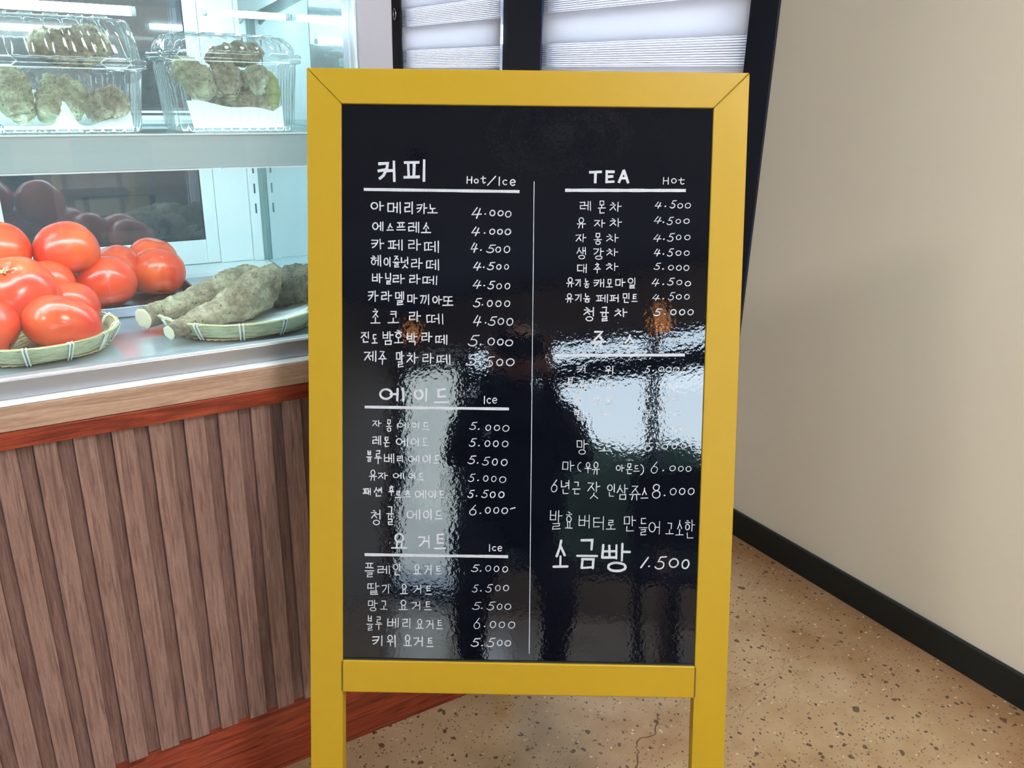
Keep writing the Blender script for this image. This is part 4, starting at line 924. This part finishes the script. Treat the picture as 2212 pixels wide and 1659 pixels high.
def tray():
    t = empty('steel_tray', (0.10, 1.66, FZ), 'dark steel tray under the rear tomatoes', 'tray')
    x0, x1, y0, y1 = -0.14, 0.300, 1.522, 1.700
    V = []; F = []
    L = [(0.000, 0.0200), (0.0035, 0.0208), (0.0045, 0.0190), (0.009, 0.0022), (0.014, 0.0012)]
    n = 4*6
    def rr(ins, z):
        out = []
        R = max(0.002, 0.018-ins)
        for (cx, cy, a0) in ((x1-ins-R, y1-ins-R, 0), (x0+ins+R, y1-ins-R, 90), (x0+ins+R, y0+ins+R, 180), (x1-ins-R, y0+ins+R, 270)):
            for k in range(6):
                a = math.radians(a0+90*k/5); out.append((cx+R*math.cos(a), cy+R*math.sin(a), FZ+z))
        return out
    for ins, z in L: V += rr(ins, z)
    for j in range(len(L)-1):
        for i in range(n): i2 = (i+1) % n; F.append((j*n+i, j*n+i2, (j+1)*n+i2, (j+1)*n+i))
    F.append(tuple((len(L)-1)*n+i for i in range(n)))
    o = mesh_obj('tray_body', V, F, M_STEEL, t, smooth=False)
    sd = o.modifiers.new('thick', 'SOLIDIFY'); sd.thickness = 0.0008; sd.offset = 0
    tube('rolled_rim', [(a, b, c+0.0002) for a, b, c in rr(0.001, 0.0200)], 0.0014, M_STEEL, t, seg=8, closed=True)
tray()

# ------------------------------------------------------------------ clear clamshell boxes
def clamshell(label, cx, cy, w, d, zr, ztop, seed):
    z0 = 1.1176
    t = empty('clamshell_box', (cx, cy, z0), label, 'box', 'clear clamshell boxes on the middle shelf')
    NP = 240
    def prof(hw, hd, R, amp, freq, ph=0.0):
        out = []
        per = []
        cs = ((hw-R, hd-R, 0), (-hw+R, hd-R, 90), (-hw+R, -hd+R, 180), (hw-R, -hd+R, 270))
        for ci, (px, py, a0) in enumerate(cs):
            for k in range(9): a = math.radians(a0+90*k/8); per.append((px+R*math.cos(a), py+R*math.sin(a), math.cos(a), math.sin(a)))
        per.append(per[0])
        ds = [0]
        for a, b in zip(per, per[1:]): ds.append(ds[-1]+math.hypot(b[0]-a[0], b[1]-a[1]))
        T = ds[-1]; j = 0
        for i in range(NP):
            s = T*i/NP
            while ds[j+1] < s: j += 1
            f = (s-ds[j])/max(1e-9, ds[j+1]-ds[j]); a, b = per[j], per[j+1]
            nx = a[2]+(b[2]-a[2])*f; ny = a[3]+(b[3]-a[3])*f
            q = amp*1.3*max(-.6, min(.6, 1.6*math.sin(freq*2*PI*i/NP+ph)))
            out.append((cx+a[0]+(b[0]-a[0])*f+nx*q, cy+a[1]+(b[1]-a[1])*f+ny*q))
        return out
    def loft(name, L, m, cap=None, parent=t):
        V = []; F = []
        for (hw, hd, R, z, amp, fr_) in L: V += [(x, y, z) for x, y in prof(hw, hd, R, amp, fr_)]
        for j in range(len(L)-1):
            for i in range(NP): i2 = (i+1) % NP; F.append((j*NP+i, j*NP+i2, (j+1)*NP+i2, (j+1)*NP+i))
        if cap is not None: F.append(tuple(cap*NP+i for i in range(NP)) if cap == 0 else tuple((len(L)-1)*NP+i for i in range(NP)))
        return mesh_obj(name, V, F, m, parent, smooth=True)
    hw, hd = w/2, d/2; FQ = 40
    loft('base_tray', [(hw-.030, hd-.030, .020, z0+.0042, 0, FQ), (hw-.022, hd-.022, .020, z0+.0045, .0006, FQ), (hw-.019, hd-.019, .022, z0+.0003, .0010, FQ), (hw-.0165, hd-.0165, .022, z0+.002, .0016, FQ), (hw-.015, hd-.015, .022, z0+.012, .0022, FQ),
                       (hw-.012, hd-.012, .022, (z0+zr)/2, .0020, FQ), (hw-.0085, hd-.0085, .022, zr-.022, .0018, FQ), (hw-.0078, hd-.0078, .022, zr-.015, 0, FQ), (hw-.006, hd-.006, .022, zr-.0125, 0, FQ)], M_PET, 0)
    loft('base_flange', [(hw-.006, hd-.006, .022, zr-.0125, 0, FQ), (hw-.001, hd-.001, .024, zr-.0118, 0, FQ), (hw, hd, .024, zr-.0085, 0, FQ), (hw-.0004, hd-.0004, .024, zr-.0060, 0, FQ), (hw-.003, hd-.003, .024, zr-.0055, 0, FQ)], M_PET)
    lid = loft('lid', [(hw, hd, .024, zr-.0050, 0, FQ), (hw+.0008, hd+.0008, .024, zr-.001, 0, FQ), (hw-.001, hd-.001, .024, zr+.0015, 0, FQ), (hw-.0065, hd-.0065, .022, zr+.0020, 0, FQ), (hw-.0075, hd-.0075, .022, zr+.0045, .0008, 26),
                 (hw-.011, hd-.011, .024, (zr+ztop)/2, .0022, 26), (hw-.016, hd-.016, .026, ztop-.006, .0022, 26), (hw-.021, hd-.021, .028, ztop-.001, .0012, 26), (hw-.030, hd-.030, .028, ztop, 0, 26)], M_PET, 1)
    # embossed channels on the top of the lid and hexagonal clasp hollows on the front flange
    for i in range(5):
        x = cx+(i-2)*w*0.135
        boxes('lid_rib', [(x-.009, x+.009, cy-hd+.026, cy+hd-.030, ztop+.0002, ztop+.0024)], M_PET, t, bevel=0.0015)
    for sx in (-.31, .31):
        x = cx+sx*w; y = cy-hd-.0014
        pts = [(x-.020, y, zr-.004), (x-.013, y, zr+.0016), (x+.013, y, zr+.0016), (x+.020, y, zr-.004), (x+.013, y, zr-.0100), (x-.013, y, zr-.0100)]
        tube('clasp', pts, 0.0010, mat('clasp_edge', (0.78, 0.88, 0.88, 1), rough=0.2, spec=0.6), t, seg=6, closed=True)
    return t
clamshell('tall clear clamshell box of yam chunks, left one on the middle shelf', 0.110, 1.448, 0.232, 0.150, 1.2180, 1.2745, 1)
clamshell('low clear clamshell box of hairy yam chunks, right one on the middle shelf', 0.352, 1.448, 0.216, 0.150, 1.2330, 1.2600, 2)
def liner1(u, v):
    x = 0.030+0.168*u
    y = 1.3985+0.003*math.sin(u*9)
    top = 1.1225+0.005+0.034*math.exp(-((u-.47)/.065)**2)+0.021*max(0, (u-.66)/.34)
    return (x, y+0.010*(1-v)*0+0.012*v*v*(1 if u > .6 else .4), 1.1225+(top-1.1225)*v)
sheet('paper_liner', 'white folded paper liner peaking in the middle of the left clear box', 'paper', liner1, 60, 8, M_PAPER, .0006)
def liner2(u, v):
    x = 0.279+0.148*u; y = 1.3985
    top = 1.1235+0.040-0.016*u+0.002*math.sin(u*11)
    if u > .9: top += (u-.9)*.12
    return (x-0.006*(1-v)*(1-u)*-1, y+.006*v, 1.1235+(top-1.1235)*v)
sheet('paper_liner', 'white paper liner with straight slanted edge in the right clear box', 'paper', liner2, 40, 6, M_PAPER, .0006)
def liner3(u, v):
    x = 0.030+0.150*u; y = 1.490-0.004*math.sin(6*u)
    top = 1.190-0.028*u+0.006*math.sin(u*14)
    return (x, y, 1.1235+(top-1.1235)*v)
sheet('paper_liner', 'white paper liner with wavy edge behind the chunks in the left clear box', 'paper', liner3, 40, 6, M_PAPER, .0006)

# ------------------------------------------------------------------ room behind the camera (seen in the board and glass)
fz = struct(boxes('window_2', [(-0.04, RX1, -4.10, -4.0, 0.32, 2.24), (-1.37, -1.31, -4.10, -4.0, 0.32, 2.24), (-2.56, -2.50, -4.10, -4.0, 0.32, 2.24), (-3.15, -3.10, -4.10, -4.0, 0.32, 2.24),
     (-3.10, -0.04, -4.10, -4.0, 1.90, 2.06), (-3.10, -0.04, -4.10, -4.0, 2.20, 2.24), (-3.10, -0.04, -4.10, -4.0, 0.32, 0.40)], M_NAVY))
for x0, x1 in ((-3.10, -2.56), (-2.50, -1.37), (-1.31, -0.04)):
    boxes('pane', [(x0, x1, -4.056, -4.050, 0.40, 1.90)], M_GLASS, fz); boxes('pane', [(x0, x1, -4.056, -4.050, 2.06, 2.20)], M_GLASS, fz)
dr = struct(boxes('door_1', [(RX0, RX0+0.06, -4.09, -4.02, 0.01, 2.20), (-3.22, -3.155, -4.09, -4.02, 0.01, 2.20), (RX0+0.06, -3.22, -4.09, -4.02, 2.10, 2.20), (RX0+0.06, -3.22, -4.09, -4.02, 0.01, 0.12)], M_NAVY))
boxes('pane', [(RX0+0.06, -3.22, -4.058, -4.050, 0.12, 2.10)], M_GLASS, dr)
tube('door_handle', [(-3.27, -4.0, 0.8), (-3.27, -3.97, 0.85), (-3.27, -3.97, 1.15), (-3.27, -4.0, 1.2)], 0.012, M_ALU, dr, seg=8)
g_ = boxes('street', [(-14, 10, -16, -4.15, -0.22, -0.12)], mat('pavement', srgb(150, 148, 145), rough=0.9, noise_amt=0.1, nscale=2)); struct(g_)
M_HEDGE = mat('hedge_leaves', srgb(34, 54, 32), rough=0.8, noise_amt=0.45, nscale=25)
def hedge(x0, x1, y, h, label, seed):
    nu, nv = 60, 26; V = []; F = []
    for j in range(nv+1):
        a = PI*j/nv
        for i in range(nu+1):
            x = x0+(x1-x0)*i/nu
            e = min(1, 4*min(i, nu-i)/nu+.25)
            p = Vector((x, y-0.45*math.cos(a)*e, -0.12+h*max(0.0, math.sin(a))**.5*e))
            k = noise.noise(p*2.2+Vector((seed, 0, 0)))*.22+noise.noise(p*7)*.12+noise.noise(p*17)*.06
            V.append(p+Vector((0, -math.cos(a), math.sin(a)))*k)
    for j in range(nv):
        for i in range(nu): F.append((j*(nu+1)+i, j*(nu+1)+i+1, (j+1)*(nu+1)+i+1, (j+1)*(nu+1)+i))
    o = mesh_obj('hedge', V, F, M_HEDGE, smooth=True, at=((x0+x1)/2, y, -0.12)); tag(o, label, 'hedge')
hedge(-4.7, 2.5, -6.4, 1.70, 'green hedge outside the shop window, only mirrored in the board', 1)
bd = empty('building', (-6.5, -11.5, -0.12), 'pale beige building across the street, only mirrored in the board', 'building')
boxes('wall', [(-14, -4.8, -12, -10.5, -0.12, 0.95)], mat('sunlit_render', srgb(240, 232, 216), rough=0.9, noise_amt=0.1, nscale=3), bd)  # wall colour raised towards white in place of sunlight on it
boxes('wall', [(-14, -8.9, -12, -10.45, 0.95, 4.6)], MATS['sunlit_render'], bd)
for i in range(4): boxes('window', [(-13.4+i*1.2, -12.8+i*1.2, -10.47, -10.40, 1.4, 2.2)], M_NAVY, bd)
boxes('roof', [(-14.1, -8.8, -12.1, -10.3, 4.6, 4.75)], M_NAVY, bd)

def pendant(x, y, z, label):
    t = empty('pendant_lamp', (x, y, z), label, 'lamp', 'amber pendant lamps')
    tube('cord', [(x, y, z+0.105), (x, y, HC-0.02)], 0.002, M_NAVY, t, seg=6)
    tube('ceiling_rose', [(x, y, HC-0.022), (x, y, HC-0.0005)], [0.045, 0.05], M_NAVY, t, seg=20)
    V = []; F = []; n = 20; prf = [(0.012, 0.105), (0.020, 0.09), (0.036, 0.05), (0.043, 0.015), (0.044, 0.0)]
    for r, h in prf: V += [(x+r*math.cos(2*PI*k/n), y+r*math.sin(2*PI*k/n), z+h) for k in range(n)]
    for j in range(len(prf)-1):
        for k in range(n): k2 = (k+1) % n; F.append((j*n+k, j*n+k2, (j+1)*n+k2, (j+1)*n+k))
    mesh_obj('shade', V, F, mat('amber_shade', srgb(200, 120, 60), rough=0.3, emit=(1, 0.42, 0.12, 1), estr=2.2), t, smooth=True)
    tube('bulb', [(x, y, z+0.06), (x, y, z+0.04), (x, y, z+0.02), (x, y, z)], [0.008, 0.018, 0.018, 0.008], mat('bulb_glow', (1, .8, .5, 1), emit=(1, 0.62, 0.28, 1), estr=16), t, seg=16)
pendant(-1.67, -1.50, 1.645, 'amber pendant lamp behind the viewer, mirrored at the left of the board')
pendant(-0.215, -1.50, 1.535, 'amber pendant lamp behind the viewer, mirrored at the right of the board')
def ceil_fill(x, y, label, power, col=(1.0, 0.965, 0.94)):  # added fill panels on the ceiling, out of view, to brighten the room
    t = empty('ceiling_fill', (x, y, HC-0.03), label, 'light', 'added ceiling fill lights')
    boxes('housing', [(x-.31, x+.31, y-.31, y-.285, HC-.03, HC-.0005), (x-.31, x+.31, y+.285, y+.31, HC-.03, HC-.0005), (x-.31, x-.285, y-.285, y+.285, HC-.03, HC-.0005), (x+.285, x+.31, y-.285, y+.285, HC-.03, HC-.0005)], M_WHITE, t)
    boxes('diffuser', [(x-.285, x+.285, y-.285, y+.285, HC-.022, HC-.012)], mat('fill_glow', (1, 1, 1, 1), emit=(col[0], col[1], col[2], 1), estr=power), t)
ceil_fill(0.75, -0.60, 'added square fill light over the floor beside the right wall', 61.0)
ceil_fill(-2.7, 0.3, 'added square fill light far to the left over the room', 61.0)
ceil_fill(0.75, -2.80, 'added square fill light near the storefront and the right wall', 61.0)
# round air diffuser in the ceiling, mirrored at the top of the board
cd = empty('air_vent', (-0.85, -1.65, HC-0.04), 'round ceiling air vent, mirrored at the top of the board', 'vent')
for r in (0.12, 0.24, 0.36): tube('vent_ring', [(-0.85+r*math.cos(a), -1.65+r*math.sin(a), HC-0.015) for a in [i*2*PI/32 for i in range(32)]], 0.014, M_COLUMN, cd, seg=8, closed=True)
tube('vent_hub', [(-0.85, -1.65, HC-0.03), (-0.85, -1.65, HC-0.001)], [0.06, 0.09], M_COLUMN, cd, seg=24)
# a dining table seen in the glass
def table(x, y):
    t = empty('dining_table', (x, y, 0), 'light wooden dining table in the room behind the viewer', 'table')
    boxes('tabletop', [(x-.6, x+.6, y-.35, y+.35, .70, .735)], M_FASCIA, t, bevel=.004)
    for a in (-1, 1):
        for b in (-1, 1): boxes('leg', [(x+a*.54-.025, x+a*.54+.025, y+b*.29-.025, y+b*.29+.025, 0, .6995)], M_FASCIA, t, bevel=.003)
def chair(x, y, s, label):
    t = empty('dining_chair', (x, y, 0), label, 'chair', 'dark dining chairs')
    boxes('seat', [(x-.2, x+.2, y-.2, y+.2, .43, .46)], M_CLOTH, t, bevel=.012)
    boxes('backrest', [(x-.2, x+.2, y+s*.18, y+s*.205, .56, .86)], M_CLOTH, t, bevel=.01)
    for a in (-1, 1):
        for b in (-1, 1): boxes('leg', [(x+a*.17-.015, x+a*.17+.015, y+b*.185-.013, y+b*.185+.013, 0, .43 if b != s else .80)], M_NAVY, t)
table(0.3, -1.9)
chair(0.0, -1.35, 1, 'dark dining chair on the near side of the wooden table'); chair(0.6, -2.45, -1, 'dark dining chair on the far side of the wooden table')

# ------------------------------------------------------------------ photographer, mirrored dark in the board
def skin_mesh(name, J, E, m, parent, levels=2, root=0, at=None):
    base = wloc(parent) if parent else Vector(at)
    me = bpy.data.meshes.new(name); me.from_pydata([tuple(Vector(j[0])-base) for j in J], E, []); me.materials.append(m)
    o = bpy.data.objects.new(name, me); COL.objects.link(o)
    if parent: o.parent = parent
    else: o.location = base
    o.modifiers.new('skin', 'SKIN')
    for i, j in enumerate(J):
        sv = me.skin_vertices[0].data[i]; r = j[1]; sv.radius = (r, r) if not isinstance(r, tuple) else r; sv.use_root = (i == root)
    sb = o.modifiers.new('sub', 'SUBSURF'); sb.levels = levels; sb.render_levels = levels
    return o
# local frame: f = towards the board, s = to the person's right-hand side seen from behind
HF = Vector((math.sin(math.radians(32.2)), math.cos(math.radians(32.2)), 0)); HR = Vector((HF.y, -HF.x, 0))
PO = Vector((0, 0, 0))-HF*0.72
def pp(s, f, z): return PO+HR*s+HF*f+Vector((0, 0, z))
body_root = pp(0, -0.10, 0)
J = [(pp(0, -0.12, .66), (.205, .13)), (pp(0, -0.06, .82), (.195, .13)), (pp(0, 0.0, .98), (.205, .13)), (pp(0, 0.04, 1.06), (.10, .08)), (pp(0, 0.07, 1.12), (.052, .055)), (pp(0, 0.09, 1.17), (.055, .06)), (pp(0, .11, 1.24), (.075, .092)), (pp(0, .10, 1.30), (.06, .075)),
     (pp(.18, .02, 1.03), .066), (pp(.215, .08, .84), .058), (pp(.13, .28, .98), .038), (pp(.085, .385, 1.10), .026),
     (pp(-.18, .02, 1.03), .066), (pp(-.215, .08, .84), .058), (pp(-.13, .28, .98), .038), (pp(-.085, .385, 1.10), .026),
     (pp(.10, -.10, .60), .092), (pp(.15, .14, .40), .068), (pp(.13, -.06, .09), .042), (pp(.14, .08, .035), (.042, .032)),
     (pp(-.10, -.10, .60), .092), (pp(-.15, .14, .40), .068), (pp(-.13, -.06, .09), .042), (pp(-.14, .08, .035), (.042, .032))]
E_ = [(0, 1), (1, 2), (2, 3), (3, 4), (4, 5), (5, 6), (6, 7), (3, 8), (8, 9), (9, 10), (10, 11), (3, 12), (12, 13), (13, 14), (14, 15), (0, 16), (16, 17), (17, 18), (18, 19), (0, 20), (20, 21), (21, 22), (22, 23)]
person = skin_mesh('person', J, E_, M_CLOTH, None, at=(PO.x, PO.y, 0.0))
tag(person, 'person in dark clothing holding up a phone, knees bent, only mirrored in the board', 'person')
# face, hair and hands
def ellipsoid(name, c, rx, ry, rz, m, parent, cutfn=None):
    V = []; F = []; nu, nv = 20, 12
    for j in range(nv+1):
        th = PI*j/nv
        for i in range(nu):
            a = 2*PI*i/nu; V.append(Vector(c)+HR*rx*math.sin(th)*math.cos(a)+HF*ry*math.sin(th)*math.sin(a)+Vector((0, 0, rz*math.cos(th))))
    for j in range(nv):
        for i in range(nu): k = (i+1) % nu; F.append((j*nu+i, (j+1)*nu+i, (j+1)*nu+k, j*nu+k))
    return fix_normals(mesh_obj(name, V, F, m, parent, smooth=True))
hc = pp(0, .115, 1.225)
fc = ellipsoid('face', hc+HF*.012, .070, .088, .100, M_SKIN, person)
for s in (-.03, .03): ellipsoid('eye', hc+HF*.093+HR*s+Vector((0, 0, .005)), .012, .008, .007, M_HAIR, fc)
ellipsoid('nose', hc+HF*.102+Vector((0, 0, -.02)), .011, .016, .022, M_SKIN, fc)
ellipsoid('mouth', hc+HF*.092+Vector((0, 0, -.052)), .022, .006, .006, mat('lips', srgb(150, 80, 75), rough=.5), fc)
for s in (-1, 1): ellipsoid('ear', hc+HR*.072*s, .010, .018, .028, M_SKIN, fc)
ellipsoid('hair', hc-HF*.014+Vector((0, 0, .025)), .083, .092, .098, M_HAIR, person)
PH = pp(0, .405, 1.185)
for s in (-1, 1):
    w_ = pp(.085*s, .385, 1.10)
    JJ = [(w_, .024), (w_+Vector((0, 0, .035))+HF*.002, (.034, .018)), (w_+Vector((0, 0, .065))-HR*s*.004, (.034, .014))]; EE = [(0, 1), (1, 2)]
    for k in range(4):
        b0 = len(JJ); off = HF*(.012-.008*k)
        p0 = w_+Vector((0, 0, .062-.004*k))+HR*s*(.012-.010*k); L = (.026, .029, .027, .021)[k]
        JJ += [(p0, .0085), (p0+Vector((0, 0, L))+off*.5, .0080), (p0+Vector((0, 0, L*1.7))-HR*s*.012+off, .0075), (p0+Vector((0, 0, L*2.1))-HR*s*.026+off, .0068)]
        EE += [(2, b0), (b0, b0+1), (b0+1, b0+2), (b0+2, b0+3)]
    b0 = len(JJ); th0 = w_+Vector((0, 0, .03))-HR*s*.026
    JJ += [(th0, .010), (th0-HR*s*.016+Vector((0, 0, .02))-HF*.006, .009), (th0-HR*s*.022+Vector((0, 0, .045))-HF*.008, .0078)]
    EE += [(1, b0), (b0, b0+1), (b0+1, b0+2)]
    skin_mesh('hand', JJ, EE, M_SKIN, person, levels=2)
pv = []
for a in (-.074, .074):
    for b in (-.004, .004):
        for c in (-.036, .036): pv.append(PH+HR*a+HF*b+Vector((0, 0, c)))
ph = fix_normals(mesh_obj('phone', pv, [(0, 1, 3, 2), (4, 6, 7, 5), (0, 4, 5, 1), (2, 3, 7, 6), (0, 2, 6, 4), (1, 5, 7, 3)], M_PHONE, at=PH)); add_bevel(ph, .003)
tag(ph, 'black phone held up in both hands of the person, only mirrored in the board', 'phone')
